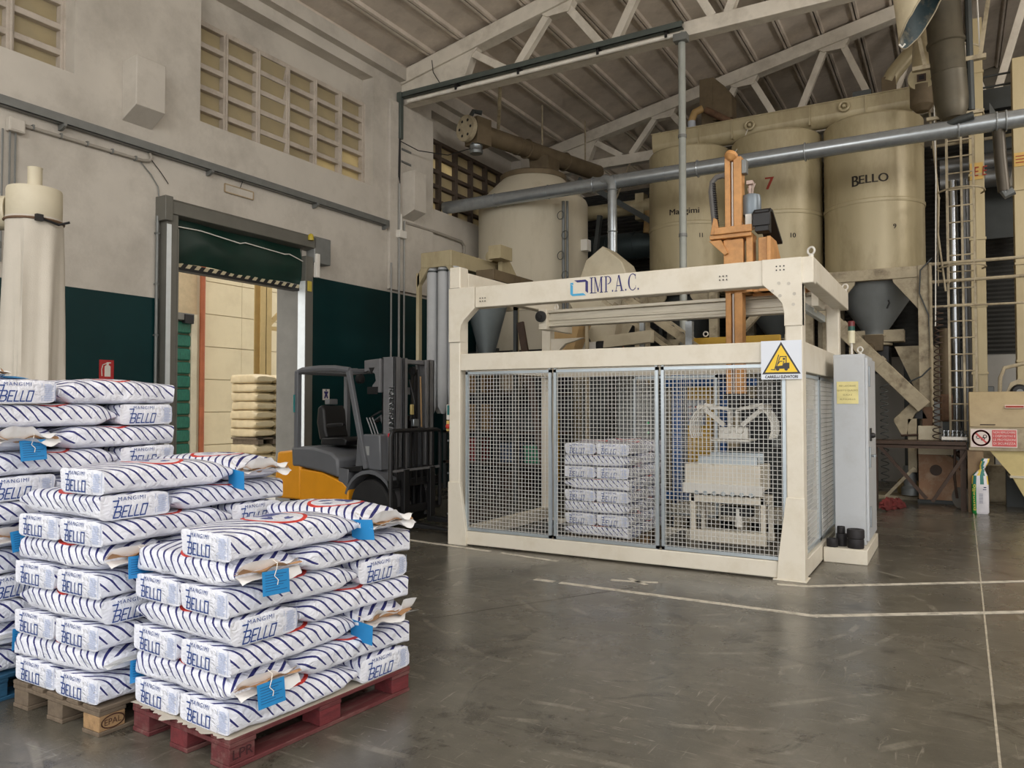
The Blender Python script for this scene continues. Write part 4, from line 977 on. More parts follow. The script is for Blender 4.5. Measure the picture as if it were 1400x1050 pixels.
# overhead guard
for y in (YN+.04, YF_-.04):
    fp(MB().bar((-8.10, y, 1.02), (-8.10, y, 2.14), .08, .07, up=(1,0,0)), 'guard_post', m_fg)
    fp(MB().bar((-6.83, y, .80), (-7.15, y, 2.12), .07, .06, up=(0,1,0)), 'guard_post', m_fg)
    fp(MB().tube([(-8.12, y, 2.11), (-8.02, y, 2.145), (-7.7, y, 2.165), (-7.4, y, 2.16), (-7.13, y, 2.125)], .042, 8), 'guard_rail', m_fg, 0)
fp(MB().bar((-7.15, YN+.04, 2.125), (-7.15, YF_-.04, 2.125), .06, .05), 'guard_crossbar', m_fg)
fp(MB().bar((-8.08, YN+.04, 2.12), (-8.08, YF_-.04, 2.12), .06, .06), 'guard_crossbar', m_fg)
for i in range(5): fp(MB().bar((-8.08, YN+.22+i*.165, 2.14), (-7.16, YN+.22+i*.165, 2.14), .03, .04), 'guard_slat', m_fg, .004)
fp(MB().box((-8.07, YN+.06, 1.06), (-8.05, YF_-.06, 2.08)), 'rear_screen_frame', m_fg) if False else None
fp(MB().bar((-8.12, YN+.0, 1.55), (-8.12, YN+.0, 1.80), .05, .012, up=(1,0,0)), 'teal_sticker', mat('teal_sticker', S(50,130,130), .5), 0)
fp(MB().lathe([(.02, 0), (.06, .02), (.065, .09), (.03, .10)], (-7.06, YN+.10, 2.0), 16, ax=(1,0,.1)), 'work_lamp', m_fb, 0)
# seat
st = fp(MB().prism([(-7.92, 1.08), (-7.90, 1.18), (-7.50, 1.20), (-7.42, 1.16), (-7.44, 1.08)], 'y', 8.2, 8.7), 'seat', m_fb, .02)
MB().prism([(-7.96, 1.14), (-8.02, 1.40), (-8.00, 1.62), (-7.92, 1.66), (-7.87, 1.58), (-7.84, 1.30), (-7.80, 1.18)], 'y', 8.22, 8.68).build('backrest', m_fb, st, bev=.03)
MB().box((-7.99, 8.36, 1.66), (-7.90, 8.54, 1.74)).build('headrest_box', m_mast, st, bev=.01)
MB().bar((-7.75, 8.18, 1.36), (-7.45, 8.18, 1.38), .06, .05).build('armrest', m_fb, st, bev=.01)
sw = fp(MB().torus((-6.98, 8.42, 1.50), .17, .016, ax=(-.55, 0, .85), n=28), 'steering_wheel', m_fb, 0)
MB().tube([(-6.98, 8.42, 1.50), (-6.86, 8.42, 1.25)], .03, 8).bar((-7.1, 8.42, 1.43), (-6.86, 8.42, 1.57), .04, .015).build('steering_column', m_fg, sw)
for i in range(3): fp(MB().tube([(-6.78, 8.02+i*.06, 1.22), (-6.86, 8.02+i*.06, 1.40), (-6.90, 8.02+i*.06, 1.48)], .010, 6), 'control_lever', m_mast, 0)
fp(MB().box((-6.80, 8.6, 1.26), (-6.72, 8.85, 1.50)), 'display', m_fb, .01)
fp(MB().box((-6.9, YN+.055, .98), (-6.80, YN+.062, 1.10)), 'step_marker', mat('marker_grey', S(150,152,150), .5), 0)
# mast: outer and inner channels, cross ties, cylinders, chains
def channel(mb, x0, x1, y0, y1, z0_, z1_, t_=.03, open_=1):
    mb.box((x0, y0, z0_), (x1, y0+t_, z1_)) if open_ > 0 else mb.box((x0, y1-t_, z0_), (x1, y1, z1_))
    mb.box((x0, y0, z0_), (x0+t_, y1, z1_)); mb.box((x1-t_, y0, z0_), (x1, y1, z1_)); return mb
fp(channel(MB(), -6.72, -6.50, 8.118, 8.25, .10, 2.30), 'mast_upright', m_mast, .005)
fp(channel(MB(), -6.72, -6.50, 8.89, 9.02, .10, 2.30, open_=-1), 'mast_upright', m_mast, .005)
fp(channel(MB(), -6.66, -6.47, 8.27, 8.36, .12, 2.29), 'inner_upright', m_mast, .004)
fp(channel(MB(), -6.66, -6.47, 8.78, 8.87, .12, 2.29, open_=-1), 'inner_upright', m_mast, .004)
fp(MB().box((-6.60, 8.30, 2.22), (-6.52, 8.84, 2.28)), 'mast_tie', m_mast); fp(MB().box((-6.72, 8.15, 1.80), (-6.66, 8.98, 1.90)), 'mast_tie', m_mast); fp(MB().box((-6.72, 8.15, .16), (-6.64, 8.98, .30)), 'mast_tie', m_mast)
for y in (8.42, 8.70): fp(MB().lathe([(.035, 0), (.035, 1.2), (.022, 1.2), (.022, 1.95)], (-6.62, y, .25), 12), 'lift_cylinder', m_fb, 0)
for y in (8.50, 8.62): fp(MB().box((-6.53, y, .5), (-6.515, y+.03, 2.15)), 'lift_chain', m_fb, 0)
fp(MB().lathe([(.06, -.02), (.06, .02)], (-6.53, 8.55, 2.12), 16, ax=(0,1,0)), 'chain_pulley', m_fb, 0)
fp(MB().tube([(-6.5, 8.44, 2.0), (-6.46, 8.5, 1.7), (-6.5, 8.46, 1.45), (-6.45, 8.56, 1.30)], .014, 6), 'hose', m_fb, 0)
fp(MB().tube([(-6.48, 8.66, 2.05), (-6.45, 8.64, 1.6), (-6.46, 8.66, 1.35)], .012, 6), 'hose', mat('hose_tan', S(150,120,80), .6), 0)
fp(MB().box((-6.48, 8.42, 1.52), (-6.45, 8.48, 1.66)), 'valve_block', mat('valve_cream', S(190,170,110), .5))
fp(MB().box((-6.49, 8.46, 1.36), (-6.44, 8.58, 1.46)), 'valve_block', m_steel)
bk = fp(MB().prism([(-6.98, 2.10), (-6.98, 2.26), (-6.70, 2.28), (-6.70, 1.82), (-6.84, 1.82), (-6.84, 1.92), (-6.78, 1.98), (-6.80, 2.08), (-6.92, 2.12)], 'y', 8.06, 8.115), 'mast_bracket', m_mast, .006)
MB().prism([(-6.90, 2.16), (-6.80, 2.16), (-6.85, 2.07)], 'y', 8.055, 8.06).build('bracket_hole', m_fb, bk)
MB().box((-6.92, 8.05, 1.80), (-6.74, 8.06, 1.90)).build('bracket_foot', m_fb, bk)
v, f = text2d('JUNGHEINRICH', .083, 1.0, .2); w_ = max(p[0] for p in v)
lm = MB()
for dx, dz in ((0, 0), (.005, 0), (0, .005), (.005, .006), (.009, .002), (.009, .008), (.002, .010)): put(lm, ([(x*.60/w_, y) for x, y in v], f), lambda x, y: (-6.515-y*1.0+dx, 8.1165-dx*.02, 1.29+x+dz)); fp(lm, 'mast_lettering', mat('letter_white', S(252,252,252), .4, var=.01), 0)
fp(MB().prism([(-6.61, 1.22), (-6.53, 1.24), (-6.53, 1.285), (-6.61, 1.27)], 'y', 8.113, 8.117), 'red_mark', mat('red_mark', S(200,40,60), .4), 0)
# carriage, backrest, forks
fp(MB().box((-6.44, 7.90, .56), (-6.37, 8.98, .66)), 'carriage_bar', m_fb); fp(MB().box((-6.44, 7.90, .20), (-6.37, 8.98, .30)), 'carriage_bar', m_fb)
for y in (8.30, 8.60): fp(MB().box((-6.48, y, .18), (-6.42, y+.06, .80)), 'carriage_plate', m_fb)
lb = fp(MB().tube([(-6.33, 7.83, .25), (-6.33, 7.83, 1.24), (-6.33, 7.86, 1.30), (-6.33, 7.92, 1.315), (-6.33, 8.84, 1.31), (-6.33, 8.90, 1.295), (-6.33, 8.92, 1.24), (-6.33, 8.92, .25)], .028, 8), 'load_backrest', m_fb, 0)
MB().bar((-6.33, 7.83, .79), (-6.33, 8.92, .79), .03, .03).build('backrest_bar', m_mast, lb)
for i in range(7): MB().bar((-6.33, 7.98+i*.13, .6), (-6.33, 7.98+i*.13, 1.30), .022, .022, up=(1,0,0)).build('backrest_bar', m_fb, lb)
for y in (8.08, 8.66):
    fp(MB().prism([(-6.36, .80), (-6.30, .80), (-6.30, .12), (-5.50, .065), (-5.50, .05), (-6.36, .05)], 'y', y, y+.11), 'fork', m_fb, .004)
    fp(MB().box((-6.45, y+.02, .62), (-6.34, y+.09, .82)), 'fork_hook', m_fb)
# ------------------------------------------------------------------ things on the left wall
ct = thing('cable_tray', 'long grey cable tray running level along the white wall above the doorway', 'cable tray', (WX, 6, 5.1))
MB().box((WX+.01, -2, 5.09), (WX+.11, 11.55, 5.10)).box((WX+.105, -2, 5.09), (WX+.11, 11.55, 5.20)).box((WX+.01, -2, 5.09), (WX+.015, 11.55, 5.20)).box((WX+.02, -2, 5.195), (WX+.108, 11.55, 5.205)).build('trough', m_steelg, ct)
for y in (1.2, 3.2, 5.3, 7.45, 9.6, 11.45): MB().prism([(WX+.004, 5.09), (WX+.14, 5.09), (WX+.14, 5.06), (WX+.06, 5.02), (WX+.004, 5.02)], 'y', y, y+.035).build('bracket', m_steelg, ct)
def wire(name, pts, r, m, label, cat='cable', n=7): return tag(MB().tube(pts, r, n).build(name, m), label, cat)
jb = thing('junction_box', 'small grey junction box with conduits on the wall above the dust sleeve', 'box', (WX, 4.8, 4.9))
MB().box((WX+.004, 4.70, 4.83), (WX+.09, 4.88, 4.99)).build('box', m_wall, jb, bev=.008)
MB().box((WX+.09, 4.715, 4.845), (WX+.098, 4.865, 4.975)).build('lid', m_wall, jb, bev=.003)
for y in (4.66, 4.74, 4.80): MB().tube([(WX+.03, y, 4.84), (WX+.03, y, 3.3)], .012, 6).build('conduit', m_steelg, jb)
pts = [(WX+.03, 4.88, 4.945), (WX+.03, 6.42, 4.955), (WX+.03, 6.52, 4.98), (WX+.03, 6.55, 5.03), (WX+.03, 6.52, 5.09)]
cd = wire('wall_conduit', pts, .022, mat('painted_conduit', S(160,154,144), .6), 'painted conduit with bend below the cable tray beside the doorway', 'pipe', 10)
for i in range(5): MB().box((WX+.004, 4.98+i*.33, 4.925), (WX+.06, 5.0+i*.33, 4.985)).build('clip', m_steelg, cd)
wire('thin_cable', [(WX+.02, 6.40, 4.93), (WX+.02, 6.55, 4.8), (WX+.02, 6.66, 4.66), (WX+.02, 6.68, 4.5), (WX+.02, 6.655, 4.3)], .008, m_steelg, 'thin loose cable curving from wall conduit down to the door frame')
wire('hanging_wire', [(WX+.02, 6.56, 5.0), (WX+.03, 6.70, 4.86), (WX+.02, 6.82, 4.74)], .006, m_dark, 'short dark wire end hanging from the wall conduit bend')
dc = wire('door_conduit', [(WX+.04, 6.645, 4.25), (WX+.04, 6.645, 0.02)], .022, m_steelg, 'vertical grey conduit beside the left door post', 'pipe', 10)
for z in (1, 1.8, 2.6, 3.3, 4.0): MB().box((WX+.004, 6.62, z), (WX+.065, 6.67, z+.02)).build('clip', m_steelg, dc)
def cover_box(y0, y1, z0_, z1_, d, label):
    t = thing('vent_box', label, 'box', (WX, (y0+y1)/2, z0_))
    MB().prism([(WX, z0_-.16), (WX+d, z0_), (WX+d, z1_), (WX, z1_-.03)], 'y', y0, y1).build('casing', m_wall, t, bev=.008)
    MB().box((WX+d-.0, y0+.01, z0_+.0), (WX+d+.006, y1-.01, z1_-.01)).build('front_panel', m_wall, t, bev=.003)
cover_box(6.13, 6.56, 5.58, 6.24, .3, 'white sloping-bottomed box on the wall between the two upper windows')
cover_box(11.97, 12.36, 5.48, 6.27, .38, 'white sloping-bottomed box on the wall column under the roof truss')
ps = thing('name_frame', 'thin empty rectangular frame hung over the doorway', 'sign', (WX, 8.04, 4.9))
MB().box((WX+.01, 7.775, 4.865), (WX+.02, 8.315, 4.985)).build('plate', m_wall, ps)
fm = MB(); 
for (a, b) in (((7.775, 4.865), (8.315, 4.865)), ((7.775, 4.985), (8.315, 4.985)), ((7.775, 4.865), (7.775, 4.985)), ((8.315, 4.865), (8.315, 4.985))): fm.bar((WX+.02, a[0], a[1]), (WX+.02, b[0], b[1]), .015, .015)
fm.build('frame', mat('frame_tan', S(170,150,120), .5), ps); MB().tube([(WX+.02, 8.06, 4.985), (WX+.05, 8.08, 5.09)], .006, 6).build('hanger', m_dark, ps)
es = thing('extinguisher_sign', 'small red fire extinguisher sign on the dark green wall', 'sign', (WX, 5.97, 2.1))
MB().box((WX, 5.87, 1.98), (WX+.006, 6.065, 2.235)).build('plate', mat('sign_red', S(176,40,42), .4), es)
ex = MB(); T_ = lambda pts: ex.prism([(5.965+x, 2.0+z) for x, z in pts], 'x', WX+.006, WX+.0075)
T_([(-.025,.02),(.055,.02),(.055,.15),(.04,.165),(-.01,.165),(-.025,.15)]); T_([(.0,.165),(.03,.165),(.03,.19),(.06,.195),(.06,.205),(.0,.205)])
put(ex, strokes([[(-.0,.19),(-.05,.17),(-.065,.11),(-.06,.03)]], .012), lambda y, z: (WX+.0075, 5.965+y, 2.0+z)); ex.build('pictogram', m_white, es, smooth=False)
po = thing('paper_notice', 'small white notice with blue figure on the green wall behind the fork truck', 'notice', (WX, 9.97, 1.83))
MB().box((WX, 9.885, 1.74), (WX+.004, 10.055, 1.93)).build('sheet', m_white, po)
pg = MB(); 
for pts in ([(-.05,.03),(-.02,.03),(0,.07),(.02,.03),(.05,.03),(.025,.10),(.05,.13),(.05,.15),(-.05,.15),(-.05,.13),(-.025,.10)],): pg.prism([(9.97+x, 1.74+z) for x, z in pts], 'x', WX+.004, WX+.005)
pg.lathe([(.015, 0), (.015, .001)], (WX+.004, 9.97, 1.91), 12, ax=(1,0,0)); pg.build('figure', m_navy, po, smooth=False)
# truss-side tray, conduit, pole
tt = thing('truss_cable_tray', 'dark green grey cable tray along the near truss and down the corner', 'cable tray', (-6.6, 11.95, 7.8))
m_tray = mat('tray_green_grey', S(86,94,90), .5, .3, var=.12)
MB().box((WX+.02, 11.90, 7.72), (-3.72, 12.0, 7.735)).box((WX+.02, 11.90, 7.72), (-3.72, 11.905, 7.83)).box((WX+.02, 11.91, 7.82), (-3.72, 11.995, 7.835)).build('trough', m_tray, tt)
MB().box((WX+.02, 11.86, 6.9), (WX+.12, 11.96, 7.83)).build('drop_trough', m_tray, tt, bev=.01)
for x in (-8.1, -6.75, -5.2, -4.0): MB().prism([(11.86, 7.68), (12.02, 7.68), (12.02, 7.72), (11.86, 7.72)], 'x', x, x+.04).box((x, 11.86, 7.60), (x+.04, 11.88, 7.70)).build('bracket', m_dark, tt)
for i in range(3): MB().tube([(WX+.06+.02*i, 11.88, 6.95), (WX+.07+.02*i, 11.87, 6.5), (WX+.08+.015*i, 11.86, 6.15-.05*i), (WX+.10+.01*i, 11.85, 6.10-.05*i)], .010, 6).build('cable', m_dark, tt)
wt = wire('white_conduit', [(WX+.25, 11.93, 7.63), (-3.75, 11.93, 7.63)], .035, mat('white_pvc', S(232,228,218), .4), 'white plastic pipe running just under the truss cable tray', 'pipe', 12)
for i in range(8): MB().lathe([(.04, -.03), (.04, .03)], (-9.0+i*.72, 11.93, 7.63), 12, ax=(1,0,0)).build('coupling', m_white, wt)
pl = thing('steel_pole', 'slim grey steel pole from the roof truss down behind the cell', 'pole', (-3.75, 12.03, 0))
MB().tube([(-3.75, 11.98, 0), (-3.75, 11.98, 7.66)], .058, 16).build('tube', mat('pole_grey', S(160,164,158), .5, .2), pl)
for z in (2.3, 4.35, 5.95): MB().lathe([(.068, 0), (.068, .05)], (-3.75, 11.98, z), 16).build('collar', m_steelg, pl)
MB().box((-3.86, 11.86, 7.50), (-3.64, 12.02, 7.62)).build('head_plate', m_steelg, pl, bev=.006)
cv = thing('corner_conduits', 'bundle of vertical conduits with white box on the wall corner', 'pipe', (WX, 11.95, 2))
for (y, z0_, z1_, r) in ((11.62, .3, 4.4, .018), (11.86, .3, 6.0, .022), (12.02, .3, 5.3, .018)): MB().tube([(WX+.10, y, z0_), (WX+.10, y, z1_)], r, 8).build('conduit', mat('conduit_grey', S(150,150,146), .5), cv)
MB().box((WX+.06, 11.80, 4.93), (WX+.16, 12.03, 5.08)).build('white_box', m_white, cv, bev=.01); MB().tube([(WX+.10, 11.9, 5.08), (WX+.10, 11.9, 5.4)], .03, 8).build('gland', m_white, cv)
MB().tube([(WX+.08, 12.1, 5.28), (WX+.06, 13.2, 5.30), (WX+.06, 14.1, 5.28), (WX+.06, 14.22, 5.2), (WX+.06, 14.22, 4.9)], .03, 8).build('branch_conduit', mat('painted_conduit', S(160,154,144)), cv)
for i, z in enumerate((6.4, 6.15)): MB().box((WX+.075, 11.95, z+.3), (WX+.09, 12.25, z+.34)).build('strut', m_steelg, cv)
wire('sagging_cable', [(WX+.1, 11.9, 6.85), (-9.2, 12.2, 6.72), (-8.9, 12.8, 6.75), (-8.6, 13.3, 7.0)], .010, m_dark, 'dark cable sagging from the wall corner to the overhead screw conveyor')
wire('truss_cable', [(-8.72, 11.99, 8.35), (-8.68, 11.98, 8.1), (-8.45, 11.97, 7.75)], .008, m_dark, 'dark cable loop hanging over the haunch of the near truss')
# fabric dust sleeve at the left
ds = thing('dust_sleeve', 'tall cream fabric dust sleeve under a drum beside the white wall', 'filter', (-7.5, 3.98, 0))
m_fab = mat('sleeve_fabric', S(200,193,180), .9, var=.05, scale=3, bump=.2, bscale=90)
MB().lathe([(.225, 0), (.232, .01), (.232, .30), (.225, .32), (.05, .34)], (-7.5, 3.98, 3.36), 40).build('drum', m_cream, ds)
MB().lathe([(.062, 0), (.062, .20), (.066, .21), (.05, .215)], (-7.5, 3.98, 3.68), 20).build('top_pipe', m_cream, ds)
sv = MB(); n, k = 72, 30; vv = []; ff = []
for i in range(k+1):
    z = 3.40-2.9*i/k; q = i/k
    for j in range(n):
        a = 2*PI*j/n
        fold = .035*q**.5*math.sin(a*7+1.5*math.sin(q*3))+.02*q*math.sin(a*13+q*4)-.05*math.exp(-((a-5.35+.12*q)/.10)**2)*min(1, q*4)+.03*math.exp(-((a-5.5+.12*q)/.10)**2)*min(1, q*4)
        r = .237+.015*q+fold; vv.append((-7.5+r*math.cos(a), 3.98+r*math.sin(a), z))
for i in range(k):
    for j in range(n): ff.append((i*n+j, i*n+(j+1) % n, (i+1)*n+(j+1) % n, (i+1)*n+j))
sv.add(vv, ff); sv.build('sleeve', m_fab, ds, fix=True)
MB().lathe([(.25, 0), (.25, .04), (.14, .04), (.14, .03)], (-7.5, 3.98, .0), 24).lathe([(.24, 0), (.26, .48)], (-7.5, 3.98, .02), 24).build('base_bin', m_steelg, ds)
sb = MB().torus((-7.5, 3.98, 3.37), .243, .012, n=40, m=6).build('strap', mat('brown_strap', S(110,86,66), .7), ds)
MB().box((-7.27, 3.86, 3.34), (-7.23, 3.92, 3.40)).tube([(-7.25, 3.9, 3.37), (-7.22, 4.05, 3.33), (-7.16, 4.12, 3.36)], .012, 6).build('buckle', m_dark, sb)
MB().tube([(-7.7, 3.86, 3.46), (-7.95, 3.62, 3.44), (-8.4, 3.3, 3.4)], .16, 20).build('inlet_duct', m_cream, ds)
MB().box((-7.83, 3.60, 0), (-7.75, 3.68, 3.2)).build('stand_post', m_steelg, ds, bev=.006)
MB().box((-8.3, 3.3, 3.10), (-7.6, 3.75, 3.16)).build('stand_plate', m_steelg, ds, bev=.006)
# wrapped pallet loads in the yard
m_wrap = mat('stretch_wrapped_sack', S(214,196,160), .4, var=.08, scale=5, bump=.5, bscale=14)
def wrapped(z, label, H_, n=6):
    t = thing('wrapped_load', label, 'pallet load', (-13.4, 12.1, z), 0, 'wrapped loads outside the door'); rr = random.Random(int(z*10))
    b = MB()
    for y in (-.5, -.08, .34): b.box((-.4, y, 0), (.4, y+.14, .14))
    b.box((-.4, -.55, .11), (.4, .55, .145)); b.build('pallet_base', m_wood[1], t, world=False)
    h = (H_-.15)/n
    for k in range(n):
        for y in (-.28, .27):
            o = child('sack', SACKS[(k+int(y > 0)) % 4], t, (0, y+rr.uniform(-.02, .02), .15+k*h), (0, 0, 0)); o.scale = (1.02, 1.42, h/.13*1.04)
            o.material_slots[0].link = 'OBJECT'; o.material_slots[0].material = m_wrap
    return t
wrapped(-.2, 'lower wrapped pallet load of tan sacks outside the doorway', 1.0, 4)
wrapped(.80, 'upper wrapped pallet load of tan sacks outside the doorway', 1.52, 7)
# ------------------------------------------------------------------ silos and ducts at the back
m_silo = mat('silo_cream', S(178,166,134), .42, .1, var=.08, scale=1.2, dirt=S(122,106,76), damt=.55, dscale=1.5, stretch=(1, 1, .35))
m_tank = mat('tank_cream', S(206,198,178), .5, .05, var=.05, scale=1.2, dirt=S(160,148,122), damt=.4, dscale=1.5, stretch=(1, 1, .4))
m_fr = mat('frame_cream_worn', S(172,160,134), .6, var=.16, scale=4, dirt=S(92,78,58), damt=.85, dscale=3.5)
m_galv = mat('duct_galvanised', S(164,170,174), .24, .6, var=.10, scale=9)
m_gray = mat('hopper_grey', S(120,124,124), .5, .2, var=.08, scale=3)
m_dkgray = mat('hopper_dark_grey', S(70,74,74), .55, .2, var=.12, scale=3)
m_rust = mat('rusty_brown', S(104,78,58), .75, var=.25, scale=8, dirt=S(70,46,34), damt=.6, dscale=5)
m_brn = mat('dark_brown_steel', S(74,58,48), .6, .2, var=.2, scale=6)
m_letter = mat('black_stencil', S(40,34,30), .7); m_redst = mat('red_stencil', S(150,52,36), .7)
m_dust = mat('dusty_brown_duct', S(112,98,76), .7, .2, var=.15, scale=4, dirt=S(70,60,48), damt=.5)
def cyl_text(mb, txt, cx, cy, r, z, h, ang0, wide=1.0, shear=0, align='CENTER'):
    v, f = text2d(txt, h, wide, shear, align)
    put(mb, (v, f), lambda x, y: (cx+(r+.004)*math.sin(ang0+x/r), cy-(r+.004)*math.cos(ang0+x/r), z+y))
SY, SR = 16.1, .87
def silo(cx, label, texts, full):
    t = thing('silo', label, 'silo', (cx, SY, 0), 0, 'cream silos in a row')
    MB().lathe([(SR, 4.05), (SR, 5.36)], (cx, SY, 0), 64).build('lower_drum', m_silo, t)
    MB().lathe([(SR+.01, 5.34), (SR+.016, 5.36), (SR+.016, 5.40), (SR, 5.42), (SR, 6.96), (SR-.03, 7.0), (.3, 7.06)], (cx, SY, 0), 64).build('upper_drum', m_silo, t)
    MB().lathe([(SR+.006, 0), (SR+.006, .012)], (cx, SY, 6.42), 64).build('seam', m_silo, t)
    MB().lathe([(SR-.06, 4.05), (SR-.08, 3.92), (.24, 3.08), (.24, 2.96)], (cx, SY, 0), 48).build('cone', m_gray if full else m_dkgray, t)
    MB().lathe([(.30, 0), (.30, .04), (.2, .04), (.2, .16), (.28, .16), (.28, .20)], (cx, SY, 2.78), 24).box((cx-.42, SY-.18, 2.84), (cx+.5, SY+.18, 3.06)).build('slide_gate', m_fr, t)
    mb = MB().box((cx-.16, SY-.40, 2.66), (cx+.16, SY-.16, 2.96)).lathe([(.10, 0), (.11, .06), (.11, .2), (.08, .24)], (cx-.08, SY-.3, 2.70), 16, ax=(0,-1,0)); mb.build('gate_motor', m_dust, t, bev=.01)
    if full:
        MB().box((cx-.26, SY-.26, 2.25), (cx+.26, SY+.26, 2.76)).build('outlet_sleeve', m_dark, t, bev=.02)
        MB().tube([(cx+.28, SY-.66, 3.55), (cx+.30, SY-.70, 3.50), (cx+.26, SY-.70, 3.40)], .016, 6).build('hook_handle', m_dark, t)
    for k, (txt, z, h, dx, m, wd) in enumerate(texts):
        mb = MB(); [cyl_text(mb, txt, cx, SY, SR+.0005*q, z, h, (dx+q*h*.035)/SR, wd) for q in (0, 1, 2)]; mb.build('stencil', m, t, smooth=False, fix=False)
    # support frame: ring beam and four legs with corner gussets
    x0, x1, y0, y1 = cx-.78, cx+(.90 if full else .78), SY-.87, SY+.87
    f = MB()
    for (a, b) in (((x0, y0), (x1, y0)), ((x1, y0), (x1, y1)), ((x1, y1), (x0, y1)), ((x0, y1), (x0, y0))): f.bar((a[0], a[1], 4.0), (b[0], b[1], 4.0), .12, .20)
    f.build('ring_beam', m_fr, t, bev=.006)
    for (x, y) in ((x0+.06, y0), (x1-.05, y0), (x1-.05, y1), (x0+.06, y1)):
        MB().box((x-.085, y-.085, 0), (x+.085, y+.085, 4.1)).build('leg', m_fr, t, bev=.006)
    for s in (-1, 1):
        xx = (x1-.02) if s > 0 else (x0+.02); MB().prism([(xx, 3.92), (xx-s*.52, 3.92), (xx-s*.50, 3.84), (xx-s*.08, 3.30), (xx, 3.26)], 'y', y0-.03, y0+.03).build('gusset', m_fr, t)
    return t
silo(-1.31, 'cream silo stencilled with large black lettering and the number 9', [('B', 5.66, .20, -.235, m_letter, .85), ('ELLO', 5.69, .155, .075, m_letter, 1.0), ('9', 4.83, .085, .42, m_letter, 1.0)], True)
silo(-3.09, 'cream silo with a red 7 and the number 10 behind the orange lift column', [('7', 5.82, .24, .03, m_redst, 1.0), ('10', 4.86, .09, .46, m_letter, 1.0)], False)
silo(-4.87, 'cream silo numbered 11, half hidden behind the slim grey pole', [('Mangimi', 5.56, .12, .12, m_letter, 1.1), ('11', 5.06, .09, .46, m_letter, .8)], False)
# conveyor trough over the silo tops
tc = thing('top_conveyor', 'cream trough conveyor running level over the silo tops', 'conveyor', (-2.9, SY, 7.2))
prof = [(-.2, .24), (-.2, .02)]+[(.2*math.cos(math.radians(a)), .02+.2*math.sin(math.radians(a))) for a in range(180, 361, 20)]+[(.2, .24)]
MB().prism([(SY-.15+y, 7.24+z) for y, z in prof], 'x', -5.6, -.62).build('trough', m_silo, tc)
MB().box((-5.62, SY-.37, 7.48), (-.6, SY+.07, 7.50)).build('cover', m_silo, tc)
for x in (-4.6, -3.9, -2.4, -1.4): MB().box((x, SY-.38, 7.1), (x+.03, SY+.08, 7.49)).build('flange', m_silo, tc)
for x in (-4.87, -3.09, -1.31): MB().box((x-.12, SY-.20, 7.062), (x+.12, SY-.08, 7.1)).build('saddle', m_fr, tc)
for (x, z) in ((-3.52, 7.30), (-1.76, 7.34)):
    MB().torus((x, SY-.42, z), .085, .028, ax=(0,1,0)).lathe([(.05, 0), (.03, .06), (.01, .07)], (x, SY-.40, z), 12, ax=(0,-1,0)).build('drive_pulley', m_silo, tc)
MB().box((-1.62, SY-.3, 7.50), (-1.30, SY-.05, 7.62)).build('inspection_box', m_dkgray, tc)
tag(MB().tube([(-3.55, SY-.46, 7.2), (-3.6, SY-.60, 6.95), (-3.95, SY-.55, 6.55)], .008, 5).build('pull_cord', m_white), 'thin pull cord hanging between the silo tops', 'cord')
# inlet head left of the middle silo top
ih = thing('elevator_head', 'brown bucket elevator head with pipes above silo number 11', 'elevator', (-4.5, 16.6, 7.5))
MB().box((-4.75, 16.4, 8.05), (-4.45, 16.8, 8.75)).build('head_casing', m_dust, ih, bev=.01); MB().prism([(-4.45, 8.75), (-4.2, 8.5), (-4.05, 8.3), (-4.05, 7.8), (-4.45, 7.8)], 'y', 16.4, 16.8).build('discharge', m_dust, ih)
MB().box((-4.72, 16.45, 7.51), (-4.40, 16.75, 8.05)).build('trunk', m_dust, ih)
MB().tube([(-4.62, 16.2, 8.02), (-4.78, 16.15, 7.95), (-4.84, 16.12, 7.78), (-4.84, 16.12, 7.51)], .08, 12).build('elbow', mat('tan_pipe', S(170,140,92), .6), ih)
MB().tube([(-4.84, 16.12, 7.76), (-4.84, 16.12, 7.515)], .085, 12).build('pipe_sleeve', mat('pale_blue_pipe', S(180,188,200), .5), ih)
MB().tube([(-4.55, 16.2, 7.98), (-3.9, 16.1, 7.52)], .07, 12).build('chute_pipe', m_rust, ih)
# inlet group over the right silo
ir = thing('silo_inlet', 'beige elbow duct with round housing over silo number 9', 'duct', (-.7, 15.9, 7.5))
MB().box((-1.12, 15.75, 7.505), (-.88, 16.0, 7.78)).build('inlet_box', m_dust, ir, bev=.01)
MB().tube([(-1.0, 15.87, 7.7), (-.92, 15.87, 7.85), (-.70, 15.87, 8.1), (-.42, 15.87, 8.38), (-.30, 15.87, 8.75), (-.28, 15.87, 9.3)], .14, 16).build('elbow_duct', m_silo, ir)
MB().tube([(-.42, 15.6, 8.3), (-.43, 15.2, 7.9), (-.43, 14.95, 7.42)], .15, 14).build('drop_duct', m_silo, ir)
MB().lathe([(.21, 0), (.21, .18)], (-.43, 15.0, 7.28), 28, ax=(0,-1,0)).build('round_housing', m_silo, ir)
MB().box((-.50, 14.805, 7.21), (-.36, 14.822, 7.34)).build('square_hatch', m_brn, ir); MB().box((-.47, 14.80, 7.24), (-.39, 14.81, 7.31)).build('hatch_window', m_dark, ir)
MB().lathe([(.19, 0), (.19, .34), (.1, .44)], (-.43, 14.98, 7.18), 20, ax=(0,0,-1)).build('lower_body', m_dust, ir)
